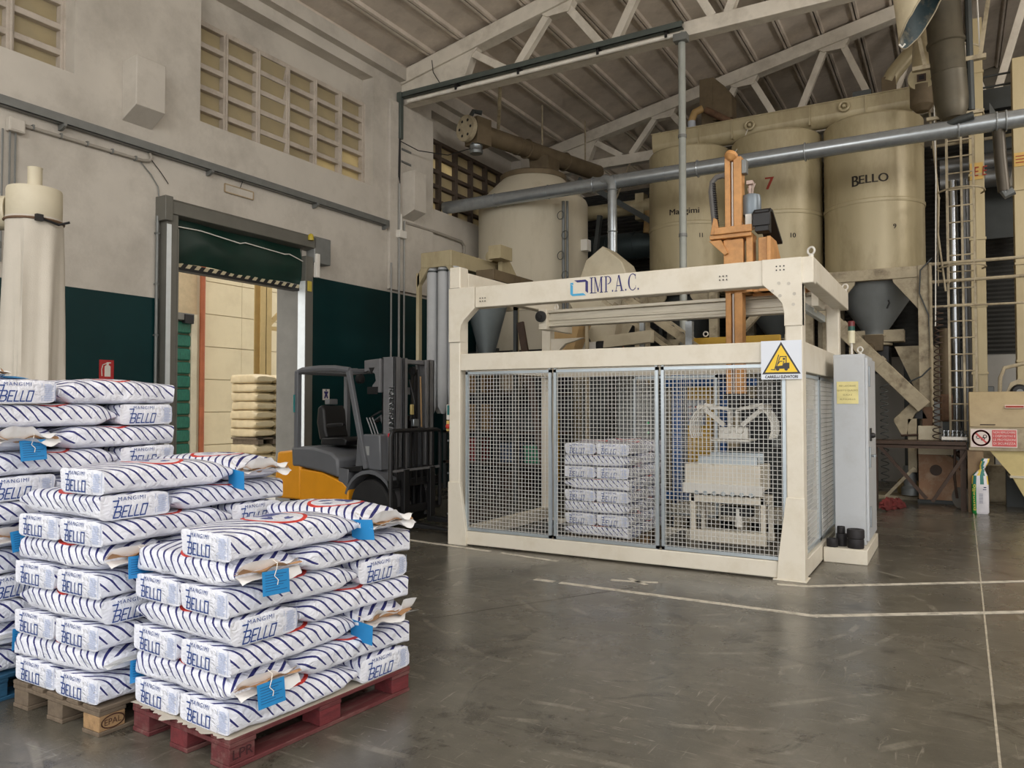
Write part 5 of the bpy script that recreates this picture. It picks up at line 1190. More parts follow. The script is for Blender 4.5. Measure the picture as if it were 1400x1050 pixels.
# large galvanised extraction pipe with branch
gp = thing('extraction_pipe', 'long grey galvanised extraction pipe crossing level in front of the silos', 'pipe', (-4, 13.69, 5.9))
zp = lambda x: 5.97
PR = .135
xs = [-9.6, -8.3, -7.05, -6.0, -4.6, -3.35, -2.1, -1.0, .15, 1.1, 2.4]
for a, b in zip(xs[:-1], xs[1:]):
    MB().lathe([(PR, 0), (PR, b-a-.012), (PR+.008, b-a-.01), (PR+.008, b-a)], (a, 13.69, 5.95), 28, ax=(1,0,0)).build('pipe_section', m_galv, gp)
for x in (-6.05, -4.0, -2.15, .1, .6, .72): MB().torus((x, 13.69, 5.95), PR+.012, .014, ax=(1,0,0), n=28, m=6).build('clamp_ring', m_galv, gp)
MB().tube([(-5.95, 13.70, 5.97), (-5.75, 13.58, 6.0), (-5.66, 13.56, 5.96), (-5.62, 13.56, 5.84), (-5.62, 13.56, 5.0), (-5.62, 13.56, 3.9)], .088, 18).build('branch_pipe', m_galv, gp)
for z in (5.75, 4.95): MB().torus((-5.62, 13.56, z), .094, .010, n=24, m=6).build('clamp_ring', m_galv, gp)
MB().tube([(-.15, 13.70, 5.98), (.1, 13.55, 6.03), (.3, 13.52, 6.06)], .06, 12).build('branch_stub', m_dkgray, gp)
MB().tube([(.62, 13.72, 5.9), (.64, 13.7, 5.4), (.68, 13.7, 4.88)], .085, 14).build('drop_pipe', mat('dark_dusty_pipe', S(74,68,58), .45, .4, var=.2), gp)
MB().tube([(.68, 13.7, 4.9), (.70, 13.7, 4.83), (.80, 13.7, 4.88)], .07, 10).build('drop_cap', m_gray, gp)
# left storage tank with domed lid
tk = thing('storage_tank', 'big cream storage tank with domed lid beside the window wall', 'tank', (-8.17, 15.1, 0))
MB().lathe([(1.225, 2.2), (1.225, 3.62)], (-8.17, 15.1, 0), 72).build('lower_drum', m_tank, tk)
MB().lathe([(1.232, 3.62), (1.238, 3.64), (1.225, 3.66), (1.225, 6.10), (1.20, 6.16)], (-8.17, 15.1, 0), 72).build('upper_drum', m_tank, tk)
MB().lathe([(1.21, 6.14), (.98, 6.40), (.72, 6.66), (.70, 6.68)], (-8.17, 15.1, 0), 64).build('dome', m_tank, tk)
MB().lathe([(.74, 0), (.75, .03), (.75, .10), (.70, .13), (.1, .16)], (-8.17, 15.1, 6.66), 48).build('lid', m_dust, tk)
MB().lathe([(1.2, 2.2), (.3, .9), (.3, .5)], (-8.17, 15.1, 0), 48).build('cone', m_tank, tk)
for a in (45, 135, 225, 315): MB().box((-8.17+math.cos(math.radians(a))*1.05-.07, 15.1+math.sin(math.radians(a))*1.05-.07, 0), (-8.17+math.cos(math.radians(a))*1.05+.07, 15.1+math.sin(math.radians(a))*1.05+.07, 2.4)).build('leg', m_fr, tk)
lp = MB(); lp.tube([(-7.02, 14.3, 5.9), (-7.02, 14.3, 2.4)], .035, 8).tube([(-6.95, 14.34, 5.9), (-6.95, 14.34, 2.4)], .03, 8); lp.build('cable_riser', m_gray, tk)
for i in range(7): MB().torus((-7.06+.10*(i % 2), 14.25, 5.6-i*.42), .085, .008, ax=(.2, 1, 0), n=16, m=5).build('cable_loop', m_dkgray, tk)
MB().box((-6.98, 15.0, 4.98), (-6.80, 15.2, 5.22)).build('switch_box', m_white, tk)
# overhead screw conveyor by the wall
sc = thing('screw_conveyor', 'dusty tube screw conveyor slung under the roof over the storage tank', 'conveyor', (-8.6, 13.4, 7.35))
a, b = Vector((-8.62, 13.30, 7.36)), Vector((-7.55, 17.3, 7.36)); d = (b-a).normalized()
MB().lathe([(.19, .1), (.19, 1.3), (.20, 1.3), (.20, 1.34), (.19, 1.34), (.19, (b-a).length)], a, 24, ax=d).build('tube', m_dust, sc)
fl = MB().lathe([(.27, 0), (.27, .10)], a-d*.22, 28, ax=d); fl.build('end_flange', m_fr, sc)
hm = MB()
for i in range(6): hm.lathe([(.03, 0), (.03, .004)], a-d*.224+(d.cross(Vector((0,0,1)))*math.cos(i*PI/3)+Vector((0,0,1))*math.sin(i*PI/3))*.17, 10, ax=d)
hm.build('flange_holes', m_dark, sc)
c0 = a+d*.15; MB().box((c0.x-.2, c0.y-.2, c0.z-.3), (c0.x+.2, c0.y+.2, c0.z+.26), rot=rotz(-.26)).build('end_box', m_dust, sc, bev=.01)
MB().lathe([(.13, 0), (.15, .05), (.13, .10), (.14, .16), (.11, .22)], a+Vector((.05, .05, -.48)), 20).build('outlet', m_steel, sc)
MB().tube([a+Vector((-.1, 0, .25)), a+Vector((-.05, .1, .45)), a+Vector((.1, .2, .42))], .05, 8).build('drive_motor', m_dkgray, sc)
c1 = a+d*2.2; MB().prism([(c1.y-.3, 7.25), (c1.y+.3, 7.25), (c1.y+.22, 6.86), (c1.y-.22, 6.86)], 'x', c1.x-.24, c1.x+.24).build('drop_spout', m_dust, sc)
for k in (1.6, 2.9): MB().torus(a+d*k, .205, .018, ax=d, n=24, m=6).build('tube_ring', m_dust, sc)
MB().tube([(-7.25, 12.13, 7.7), (-8.18, 13.6, 7.42)], .035, 8).build('hanger_rod', m_fr, sc)
MB().tube([(-8.2, 15.6, 7.45), (-8.2, 15.6, 8.6)], .02, 6).tube([(-7.75, 17.0, 7.45), (-7.75, 17.0, 8.6)], .02, 6).build('hanger', m_fr, sc)
# ducts and braces seen between tank and silos
bd = thing('back_duct', 'dark blue grey round duct between storage tank and silos', 'duct', (-6.8, 17.2, 5.5))
for i in range(4): MB().lathe([(.33, 0), (.33, .66), (.345, .66), (.345, .70)], (-8.0+i*.7, 17.45, 5.5), 28, ax=(1,0,0)).build('duct_section', mat('dark_duct', S(76,88,92), .4, .6, var=.1), bd)
MB().box((-7.6, 17.0, 4.2), (-7.5, 17.1, 5.3)).box((-5.9, 17.0, 4.2), (-5.8, 17.1, 5.3)).build('bracket', m_dkgray, bd)
MB().box((-7.6, 17.2, 4.12), (-5.8, 17.7, 4.2)).build('shelf', m_dkgray, bd); MB().box((-7.58, 17.0, 0), (-7.50, 17.1, 4.12)).box((-5.9, 17.0, 0), (-5.82, 17.1, 4.12)).build('stand', m_dkgray, bd)
td = thing('cream_duct', 'cream round duct high between storage tank and silos', 'duct', (-6.7, 16.6, 6.2))
MB().lathe([(.17, 0), (.17, 1.85)], (-7.8, 16.7, 6.22), 20, ax=(1,0,.0)).build('tube', m_silo, td); MB().box((-6.3, 16.55, 5.9), (-6.1, 16.85, 6.5)).build('flange', m_silo, td)
MB().tube([(-6.3, 16.7, 6.2), (-6.0, 16.72, 6.1), (-6.05, 16.75, 5.6)], .13, 14).build('elbow', mat('tan_pipe', S(170,140,92)), td); MB().tube([(-6.9, 16.7, 6.3), (-6.9, 17.78, 7.63)], .02, 6).build('hanger', m_fr, td)
for (p, q, lab) in (((-7.6, 16.3, 6.95), (-5.75, 16.3, 5.70), 'long diagonal steel brace between storage tank and silos'), ((-6.93, 16.0, 5.95), (-7.2, 16.0, 4.0), 'short steep steel brace beside the storage tank')):
    tag(MB().bar(p, q, .09, .12).build('diagonal_brace', m_dkgray), lab, 'brace')
# bag filter beside the cell
bf = thing('bag_filter', 'cream bag filter box with hanging grey sleeves between fork truck and cell', 'filter', (-7.3, 11.0, 0))
MB().box((-7.71, 10.3, 3.93), (-7.09, 12.3, 4.19)).build('filter_box', m_silo, bf, bev=.01)
MB().prism([(-7.71, 3.93), (-7.55, 3.93), (-7.78, 3.62), (-7.78, 3.80)], 'y', 10.3, 10.4).build('corner_gusset', m_silo, bf); MB().prism([(-7.09, 3.93), (-7.2, 3.93), (-7.0, 3.7), (-7.0, 3.80)], 'y', 10.3, 10.4).build('corner_gusset', m_silo, bf)
MB().box((-7.80, 10.3, 0), (-7.74, 10.38, 3.86)).box((-7.02, 12.2, 0), (-6.95, 12.3, 3.93)).build('post', m_silo, bf)
m_slv = mat('grey_filter_sleeve', S(178,180,182), .85, var=.05, bump=.15)
for i, x in enumerate((-7.55, -7.33, -7.12)):
    MB().lathe([(.088, 0), (.095, -.1), (.092, -1.0), (.094, -2.0), (.085, -2.3), (.03, -2.42)], (x, 10.42, 3.93), 20).build('sleeve', m_slv, bf)
    MB().lathe([(.088, 0), (.095, -.1), (.092, -1.0), (.094, -2.0), (.085, -2.3), (.03, -2.42)], (x, 10.61, 3.93), 16).build('sleeve', m_slv, bf)
    MB().lathe([(.098, 0), (.098, .03)], (x, 10.42, 3.86), 18).build('sleeve_clip', m_dkgray, bf)
MB().box((-7.0, 10.9, 3.75), (-6.65, 12.3, 3.93)).build('outlet_duct', m_dust, bf, bev=.01); MB().prism([(11.6, 3.93), (11.6, 4.25), (11.8, 4.3), (12.2, 3.93)], 'x', -6.98, -6.9).build('fan_bracket', m_silo, bf)
MB().box((-7.0, 11.3, 4.19), (-6.75, 11.7, 4.42)).lathe([(.1, 0), (.1, .25)], (-7.15, 11.6, 4.3), 16, ax=(0,1,0)).build('fan_motor', m_silo, bf)
fu = thing('grey_funnel', 'dark grey conical funnel seen through the cell portal at left', 'hopper', (-6.85, 10.9, 0))
MB().lathe([(.34, 3.36), (.34, 3.30), (.10, 2.40), (.10, 2.2)], (-6.84, 11.0, 0), 32).build('cone', mat('funnel_grey', S(96,104,106), .45, .3, var=.1), fu)
MB().box((-6.5, 11.3, 0), (-6.44, 11.36, 3.7)).build('post', m_dkgray, fu); MB().box((-7.25, 11.3, 0), (-7.19, 11.36, 3.3)).build('post', m_dkgray, fu); MB().bar((-7.25, 11.33, 3.3), (-6.44, 11.33, 3.3), .06, .08).build('rail', m_fr, fu)
tag(MB().bar((-6.35, 11.28, 3.05), (-5.78, 11.28, .0), .12, .05, up=(0,1,0)).build('leaning_board', m_brn), 'dark brown board leaning behind the cell portal', 'board')
# bagging hopper with angular hood and inclined belt behind the cell
bh = thing('bagging_hopper', 'cream angular hood and hopper rising behind the cell portal', 'hopper', (-5.3, 12.5, 0))
MB().prism([(-5.73, 3.86), (-5.60, 4.20), (-5.28, 4.42), (-4.93, 4.12), (-4.86, 3.95), (-4.86, 3.5), (-5.73, 3.5)], 'y', 12.3, 12.9).build('hood', m_cream, bh, bev=.015)
MB().prism([(-5.62, 3.84), (-5.30, 3.98), (-5.02, 3.80), (-5.06, 3.74), (-5.30, 3.90), (-5.60, 3.77)], 'y', 12.24, 12.3).box((-5.60, 12.26, 3.55), (-5.05, 12.3, 3.8)).build('hood_frame', m_cream, bh, bev=.006)
MB().lathe([(.06, 0), (.06, .2)], (-5.78, 12.3, 3.72), 12, ax=(0,-1,0)).build('shaft_end', m_silo, bh)
MB().hull([[(-5.75, 11.9, 3.45), (-4.75, 11.9, 3.45), (-4.75, 12.9, 3.45), (-5.75, 12.9, 3.45)], [(-5.62, 11.95, 3.2), (-4.85, 11.95, 3.2), (-4.85, 12.8, 3.2), (-5.62, 12.8, 3.2)], [(-5.40, 12.1, 2.72), (-5.0, 12.1, 2.72), (-5.0, 12.5, 2.72), (-5.40, 12.5, 2.72)]]).build('cone', m_cream, bh)
MB().box((-5.58, 11.9, 2.46), (-5.02, 12.5, 2.72)).build('spout_box', m_white, bh, bev=.01); MB().box((-5.02, 11.95, 2.56), (-4.9, 12.3, 2.72)).build('orange_block', mat('signal_orange', S(226,110,50), .5), bh)
for x in (-5.7, -4.85): MB().box((x, 12.7, 0), (x+.08, 12.8, 3.5)).build('leg', m_fr, bh)
MB().box((-5.5, 12.0, .4), (-5.1, 12.5, 2.46)).build('weigher_body', m_dkgray, bh, bev=.02)
tcn = thing('tan_hopper', 'small tan hopper seen under the gantry beam at left', 'hopper', (-5.75, 12.3, 0))
MB().hull([[(-6.0, 11.4, 3.0), (-5.3, 11.4, 3.0), (-5.3, 11.85, 3.0), (-6.0, 11.85, 3.0)], [(-5.8, 11.5, 2.42), (-5.5, 11.5, 2.42), (-5.5, 11.75, 2.42), (-5.8, 11.75, 2.42)]]).build('cone', mat('tan_hopper_paint', S(176,146,100), .6, var=.1), tcn)
for x in (-6.05, -5.3): MB().box((x, 11.6, 0), (x+.05, 11.65, 3.0)).build('leg', m_fr, tcn)
ib = thing('inclined_conveyor', 'inclined ladder-framed belt conveyor dropping to the right behind the gantry beam', 'conveyor', (-4, 11.5, 0))
for y in (11.3, 11.75):
    MB().bar((-4.75, y, 3.55), (-3.25, y, 2.44), .05, .12).build('side_rail', m_fr, ib); MB().bar((-4.85, y, 3.32), (-3.35, y, 2.2), .04, .06).build('side_rail', m_fr, ib)
for i in range(9): MB().lathe([(.035, 0), (.035, .45)], (-4.65+i*.16, 11.3, 3.47-i*.118), 8, ax=(0,1,0)).build('roller', m_dkgray, ib)
MB().box((-4.2, 11.2, 0), (-4.13, 11.27, 3.1)).box((-3.48, 11.2, 0), (-3.38, 11.3, 2.9)).build('stand', m_galv, ib)
MB().prism([(-4.7, 2.72), (-3.95, 2.78), (-3.95, 2.60), (-4.72, 2.54)], 'y', 11.0, 11.15).build('guard_plate', m_cream, ib); MB().box((-4.9, 11.1, 2.50), (-4.5, 11.3, 2.66)).build('motor', m_dark, ib, bev=.03)
MB().bar((-2.6, 12.3, 3.15), (-3.3, 12.3, 2.4), .10, .12, up=(0,1,0)).build('brace', m_fr, ib)
yb_ = thing('yellow_beam', 'ochre yellow lifting beam behind the cell rail with eye bolt', 'beam', (-3.2, 11.6, 0))
m_och = mat('ochre_paint', S(196,156,52), .5, var=.08)
MB().box((-3.62, 11.6, 2.50), (-2.2, 11.7, 2.68)).build('beam', m_och, yb_, bev=.006); MB().torus((-3.30, 11.65, 2.74), .035, .01, ax=(0,1,0)).build('eye_bolt', m_white, yb_); MB().box((-2.3, 11.6, 0), (-2.2, 11.7, 2.5)).box((-3.62, 11.62, 0), (-3.55, 11.69, 2.5)).build('post', m_dkgray, yb_)
# machinery inside and behind the fence
bl = thing('sack_filler', 'blue and yellow sack filling frame standing behind the right fence panel', 'machine', (-3.3, 11, 0))
m_bluep = mat('machine_blue', S(52,104,176), .45, var=.06)
MB().box((-3.60, 10.9, 0), (-3.45, 11.05, 2.1)).build('post', m_bluep, bl, bev=.01); MB().box((-2.95, 11.1, 0), (-2.86, 11.2, 2.1)).build('post', m_bluep, bl, bev=.01)
MB().box((-3.75, 10.88, 1.92), (-2.4, 11.0, 2.02)).build('top_rail', m_bluep, bl, bev=.01)
MB().box((-3.35, 10.85, .12), (-3.0, 10.98, 1.92)).build('yellow_panel', m_och, bl, bev=.01)
MB().box((-3.34, 10.80, 1.36), (-3.08, 10.86, 1.72)).build('control_panel', mat('panel_greyblue', S(130,140,156), .4), bl, bev=.01)
bt = MB()
for i in range(8): bt.lathe([(.018, 0), (.018, .02)], (-3.29+(i % 3)*.08, 10.80, 1.44+(i//3)*.09), 8, ax=(0,-1,0))
bt.build('buttons', m_redst, bl); MB().box((-3.7, 10.7, .30), (-2.2, 11.0, .40)).build('base_rail', m_bluep, bl, bev=.01)
MB().lathe([(.14, 0), (.14, .3), (.1, .34)], (-3.18, 10.8, .62), 20, ax=(1,0,0)).build('blue_motor', m_bluep, bl)
MB().box((-2.75, 10.7, .0), (-1.75, 11.5, 1.05)).build('dark_body', m_dkgray, bl, bev=.02); MB().box((-2.6, 10.8, 1.05), (-1.8, 11.3, 1.75)).build('upper_body', m_dark, bl, bev=.02)
for q in (((-2.66, 10.6, 1.5), (-2.58, 10.7, 2.0)), ((-2.1, 10.55, 1.1), (-1.7, 10.7, 1.25)), ((-1.72, 10.6, .6), (-1.62, 10.75, 1.6))): MB().box(*q).build('bracket', m_gray, bl)
MB().box((-2.85, 10.5, 2.0), (-2.5, 10.8, 2.25)).build('drive_unit', mat('slate_blue', S(90,104,130), .5), bl, bev=.02)
lr = thing('roller_track', 'low cream floor track running behind the forming table', 'frame', (-2.5, 10.3, 0))
MB().box((-3.4, 10.25, .12), (-1.5, 10.33, .30)).build('front_beam', m_mach, lr, bev=.006); MB().box((-3.4, 10.5, .12), (-1.5, 10.58, .30)).build('rear_beam', m_mach, lr)
for x in (-3.35, -2.5, -1.6): MB().box((x, 10.25, 0), (x+.08, 10.58, .12)).build('foot', m_mach, lr)
RX0, RX1, RY = -8.9, -6.35, 12.65
rk = thing('storage_rack', 'dark storage rack with mixed goods seen through the left fence panel', 'rack', (-7.6, RY, 0))
for x in (RX0, -7.7, RX1-.07):
    for y in (RY, RY+.6): MB().box((x, y, 0), (x+.07, y+.07, 2.75)).build('upright', m_dkgray, rk)
for z in (.50, 1.10, 1.85): MB().box((RX0, RY, z), (RX1, RY+.67, z+.05)).build('shelf', m_brn, rk)
MB().box((RX0, RY+.67, 0), (RX1, RY+.70, 2.75)).build('back_sheet', m_dark, rk)
MB().box((RX1-.02, RY-.08, .25), (RX1+.06, RY-.02, 1.5)).build('yellow_upright', m_och, rk); MB().box((RX1-.02, RY-.08, 1.5), (RX1+.06, RY-.02, 2.75)).build('grey_upright', m_galv, rk)
def crate(x, z, w, h, m, lab, nm='box', cat='box'):
    o = MB().box((-w/2, -.2, 0), (w/2, .2, h*.8)).box((-w/2-.008, -.208, h*.8), (w/2+.008, .208, h)).build(nm, m, bev=.006); o.location = (x, RY+.34, z+.002); tag(o, lab, cat); return o
m_card = mat('cardboard', S(150,118,80), .8)
crate(-8.2, 1.90, .40, .5, m_card, 'brown cardboard box on the top shelf of the dark rack')
o = child('rag_bundle', SACKS[1], None, (-7.45, RY+.34, 1.905), (0, 0, 0)); o.scale = (.6, 1.0, 3.4); o.material_slots[0].link = 'OBJECT'; o.material_slots[0].material = mat('pale_rag', S(190,172,150), .9); tag(o, 'pale bundle on the top shelf of the dark rack', 'bundle')
crate(-8.15, 1.15, .5, .52, m_card, 'brown cardboard box on the middle shelf of the dark rack')
crate(-6.85, .55, .55, .34, mat('green_plastic', S(56,140,106), .5), 'green plastic crate on the lower shelf of the dark rack', 'crate', 'crate')
crate(-7.45, .55, .45, .36, mat('blue_grey_plastic', S(70,86,110), .5), 'slate blue crate on the lower shelf of the dark rack', 'crate', 'crate')
crate(-8.3, .55, .34, .45, mat('red_plastic', S(150,50,48), .5), 'red plastic crate at left on the lower shelf of the dark rack', 'crate', 'crate')
crate(-7.2, 1.15, .7, .42, m_dkgray, 'dark grey box on the middle shelf of the dark rack')
crate(-6.8, 1.90, .5, .55, m_dark, 'black box at right on the top shelf of the dark rack')
crate(-7.6, .0, .9, .36, m_brn, 'dark brown chest on the floor under the dark rack', 'chest', 'chest')
gf = thing('grey_cabinet', 'tall grey control cabinet behind the middle fence panel', 'cabinet', (-4.2, 11.2, 0))
MB().box((-4.40, 10.8, 0), (-3.80, 11.2, 1.95)).build('body', mat('cab_grey_dark', S(120,124,124), .5), gf, bev=.008); MB().box((-4.38, 10.785, .1), (-3.82, 10.8, 1.9)).build('door', mat('cab_grey_dark', S(120,124,124)), gf, bev=.004)
mb = MB(); 
for i in range(2): mb.lathe([(.02, 0), (.02, .01)], (-3.92, 10.785, 1.25+i*.14), 10, ax=(0,-1,0))
mb.build('indicator_lamp', mat('green_lens', S(60,220,140), .3), gf)
# ------------------------------------------------------------------ right-hand plant
m_elev = mat('elevator_cream', S(182,168,132), .5, .05, var=.08, scale=2, dirt=S(150,130,92), damt=.5, dscale=2, stretch=(1,1,.3))
m_chrome = mat('bright_steel_duct', S(176,180,184), .25, .9, var=.06, scale=6)
m_dull = mat('dull_steel_duct', S(140,142,144), .4, .7, var=.1)
e1 = thing('bucket_elevator', 'narrow cream bucket elevator trunk behind the caged ladder', 'elevator', (.38, 16.1, 0))
MB().box((.27, 15.95, 1.2), (.50, 16.25, 8.6)).build('trunk', m_elev, e1, bev=.006)
for z in (2.2, 3.4, 4.6, 5.75, 6.9, 7.6): MB().box((.255, 15.93, z), (.515, 16.27, z+.04)).build('flange', m_elev, e1)
MB().box((.36, 15.94, 1.2), (.38, 15.95, 8.6)).build('rib', m_elev, e1); MB().box((.2, 15.9, 0), (.57, 16.3, 1.2)).build('boot', m_fr, e1, bev=.01)
mb = MB(); v, f = text2d('E E', .17, .9, .1); put(mb, (v, f), lambda x, z: (.33+x*.75, 15.925, 5.74+z)); mb.build('red_letters', m_redst, e1, smooth=False, fix=False)
MB().box((.28, 15.935, 5.68), (.48, 15.94, 5.98)).build('tape', mat('ochre_tape', S(206,170,96), .6, var=.15), e1)
e2 = thing('bucket_elevator', 'wide cream bucket elevator trunk marked with an ochre label', 'elevator', (1.2, 16.1, 0))
MB().box((.94, 15.95, 1.2), (1.50, 16.35, 7.75)).build('trunk', m_elev, e2, bev=.006)
for z in (2.4, 4.1, 5.4, 6.7): MB().box((.93, 15.93, z), (1.52, 16.37, z+.035)).build('flange', m_elev, e2)
MB().box((.9, 15.9, 0), (1.55, 16.4, 1.2)).build('boot', m_fr, e2, bev=.01)
MB().box((.945, 15.94, 5.82), (1.45, 15.95, 6.06)).build('ochre_label', mat('ochre_tape', S(206,170,96)), e2)
mb = MB()
for i in range(3): mb.box((.97, 15.935, 5.88+i*.055), (1.25-.04*i, 15.94, 5.895+i*.055))
mb.build('label_print', m_redst, e2)
# caged ladder
cl_ = thing('caged_ladder', 'thin cream caged ladder climbing beside the bright steel ducts', 'ladder', (.05, 15.2, 0))
for x in (-.08, .14): MB().box((x-.018, 15.22, .9), (x+.018, 15.25, 8.4)).build('stile', m_fr, cl_)
for i in range(25): MB().tube([(-.08, 15.235, 1.1+i*.285), (.32, 15.235, 1.1+i*.285)], .013, 6).build('rung', m_fr, cl_)
MB().box((.30, 15.22, .9), (.335, 15.25, 8.4)).build('stile', m_fr, cl_)
hp = lambda z: [(.12+.36*math.cos(math.radians(a)), 15.2+.42*math.sin(math.radians(a)), z) for a in range(150, 391, 15)]
for z in (4.0, 5.3, 6.6, 7.7): MB().tube(hp(z), .016, 6).build('cage_hoop', m_fr, cl_)
for a in (195, 240, 300): MB().bar((.12+.36*math.cos(math.radians(a)), 15.2+.42*math.sin(math.radians(a)), 3.7), (.12+.36*math.cos(math.radians(a)), 15.2+.42*math.sin(math.radians(a)), 8.2), .03, .012, up=(1,0,0)).build('cage_strip', m_fr, cl_)
# ducts
for (x, r, z0_, z1_, m, lab) in ((.015, .085, .95, 5.85, m_chrome, 'bright steel vertical duct left of two beside the caged ladder'), (.20, .075, 1.6, 5.85, m_dull, 'dull steel vertical duct right of the bright one behind the ladder')):
    t = thing('steel_duct', lab, 'duct', (x, 16.52, 0))
    zz = z0_
    while zz < z1_: 
        h = min(1.2, z1_-zz); MB().lathe([(r, 0), (r, h-.03), (r+.007, h-.03), (r+.007, h)], (x, 16.52, zz), 24).build('duct_section', m, t); zz += 1.2
    MB().lathe([(r*1.08, 0), (r*1.08, -.5), (r*.8, -.95)], (x, 16.52, z0_), 20).build('duct_foot', m_dull, t)
gd = thing('grey_duct', 'wide grey sheet duct standing behind the ladder foot', 'duct', (.28, 16.8, 0))
MB().box((.05, 16.6, 0), (.62, 17.1, 2.0)).build('casing', m_gray, gd, bev=.02); MB().lathe([(.2, 2.0), (.2, 3.4)], (.33, 16.85, 0), 24).build('pipe', m_dull, gd)
MB().box((.04, 16.59, 1.0), (.63, 16.6, 1.03)).box((.28, 16.59, 0), (.31, 16.6, 2.0)).build('stiffener', m_gray, gd)
# rails and walkway along the plant
hr = thing('handrail', 'pair of level cream handrails crossing the elevators', 'handrail', (.5, 15.0, 3.7))
for z in (4.09, 3.78): MB().tube([(-.35, 15.10, z), (2.4, 15.10, z)], .028, 8).build('rail', m_fr, hr)
MB().tube([(-.35, 15.10, 3.35), (2.4, 15.10, 3.32)], .02, 6).build('rail', m_fr, hr)
for x in (-.35, 2.3): MB().tube([(x, 15.10, 0), (x, 15.10, 4.12)], .028, 8).build('rail_post', m_fr, hr)
up_ = thing('upper_rails', 'thin level rails and pipes high between the two elevators', 'rail', (.7, 16.6, 6))
for (z, r, m) in ((6.55, .03, m_fr), (6.30, .02, m_dkgray), (6.85, .015, m_fr), (7.5, .02, m_dkgray), (7.7, .02, m_dkgray)): MB().tube([(-.34, 16.5, z), (2.5, 16.5, z+.02)], r, 8).build('rail', m, up_)
for (z, r, m) in ((6.95, .12, m_chrome), (6.25, .16, m_dull), (5.95, .18, m_dull)): MB().tube([(-.2, 17.0, z), (2.5, 17.0, z)], r, 16).build('pipe', m, up_)
MB().box((-.3, 17.3, 7.35), (3, 17.5, 7.75)).build('beam', m_dkgray, up_)
MB().prism([(.62, 6.9), (.62, 7.25), (.72, 7.05), (.74, 6.9)], 'y', 16.6, 16.7).prism([(1.2, 6.9), (1.2, 7.25), (1.10, 7.05), (1.08, 6.9)], 'y', 16.6, 16.7).build('corner_plate', m_gray, up_)
tag(MB().box((.5, 17.6, 4.9), (1.6, 17.65, 7.0)).build('dark_panel', m_dkgray), 'dark sheet panel between the two elevator trunks', 'panel').location.z = 0
# dusty inclined tube from the roof
dt = thing('dusty_tube', 'fat dusty brown tube dropping steeply from the roof beside the round housing', 'duct', (0, 14.85, 7.5))
a, b = Vector((-.16, 14.3, 9.1)), Vector((.03, 14.3, 6.32)); d = (b-a).normalized(); Lt = (b-a).length
MB().lathe([(.26, 0), (.26, .9), (.268, .91), (.26, .93), (.26, 1.50), (.285, 1.51), (.285, 1.56), (.26, 1.58), (.255, 2.05), (.264, 2.06), (.255, 2.08), (.25, 2.5), (.23, 2.68), (.17, 2.80)], a, 28, ax=d).build('tube', mat('sooty_duct', S(86,80,66), .5, .35, var=.2, scale=5, dirt=S(60,54,44), damt=.5), dt)
MB().box((-.55, 14.25, 7.20), (.50, 14.35, 7.27)).build('cross_bracket', m_fr, dt, bev=.004); MB().box((-.35, 14.28, 6.34), (.45, 14.34, 6.39)).build('lower_bracket', m_fr, dt)
MB().tube([(.25, 14.3, 9.1), (.29, 14.3, 6.4)], .05, 8).build('side_pipe', m_dkgray, dt); MB().tube([(.36, 14.3, 9.2), (.42, 14.3, 7.2)], .012, 5).build('cable', m_white, dt)
MB().bar((.70, 14.3, 9.3), (.42, 14.3, 7.26), .06, .05, up=(0,1,0)).build('stay', m_fr, dt); MB().bar((-.52, 14.3, 8.2), (-.36, 14.3, 7.26), .06, .05, up=(0,1,0)).build('stay', m_fr, dt)
wire('long_cable', [(-.26, 15.0, 8.0), (-.24, 15.0, 5.5), (-.28, 15.0, 3.0)], .010, m_white, 'pale cable hanging straight at the edge of silo number 9')
wire('long_cable', [(-.36, 15.05, 7.2), (-.20, 15.05, 5.2), (-.22, 15.05, 4.6), (-.12, 15.05, 3.6)], .016, m_fr, 'thicker pale cable swinging beside the caged ladder')
# big cut spout hanging from the roof
sp = thing('cut_spout', 'big beige cut-off spout with dark mouth hanging from the roof', 'spout', (-.3, 9, 6))
ou = []; inn = []; n = 40; ax_ = Vector((.10, 0, -1))
top_o = []; top_i = []
for i in range(n):
    a_ = 2*PI*i/n; cx_, cy_ = math.cos(a_), math.sin(a_)
    zc = 5.47+.62*((cx_+1)/2)**1.15+.02*noise.noise(Vector((cx_*3, cy_*3, 0)))+.015*cy_
    sh = (8.9-zc)*.10
    ou.append((-.56+.265*(cx_+1)+sh-.34+.09, 9+.265*cy_, zc-.07*cy_)); inn.append((-.56+.265*(cx_+1)+sh-.34+.09-.012*cx_, 9+.253*cy_, zc-.07*cy_+.002))
    top_o.append((-.56+.265*(cx_+1)-.34+.09, 9+.265*cy_, 8.9)); top_i.append((-.56+.265*(cx_+1)-.34+.09-.012*cx_, 9+.253*cy_, 8.9))
MB().hull([top_o, ou], caps=False).build('shell', mat('spout_beige', S(206,194,164), .6, var=.08, dirt=S(150,136,106), damt=.4), sp)
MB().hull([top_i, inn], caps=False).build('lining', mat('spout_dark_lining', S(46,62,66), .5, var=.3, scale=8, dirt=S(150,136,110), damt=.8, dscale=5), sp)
rm = MB().tube(ou+[ou[0]], .008, 6, caps=False); rm.build('rim', m_fr, sp); MB().tube([(ou[20][0]-.0, 9, 5.47), (ou[20][0]+.03, 9, 5.43), (ou[20][0]+.06, 9, 5.46)], .01, 6).build('hook', m_white, sp)
MB().box((-1.0, 8.7, 8.9), (-.2, 9.3, 9.95)).build('roof_collar', m_dull, sp)
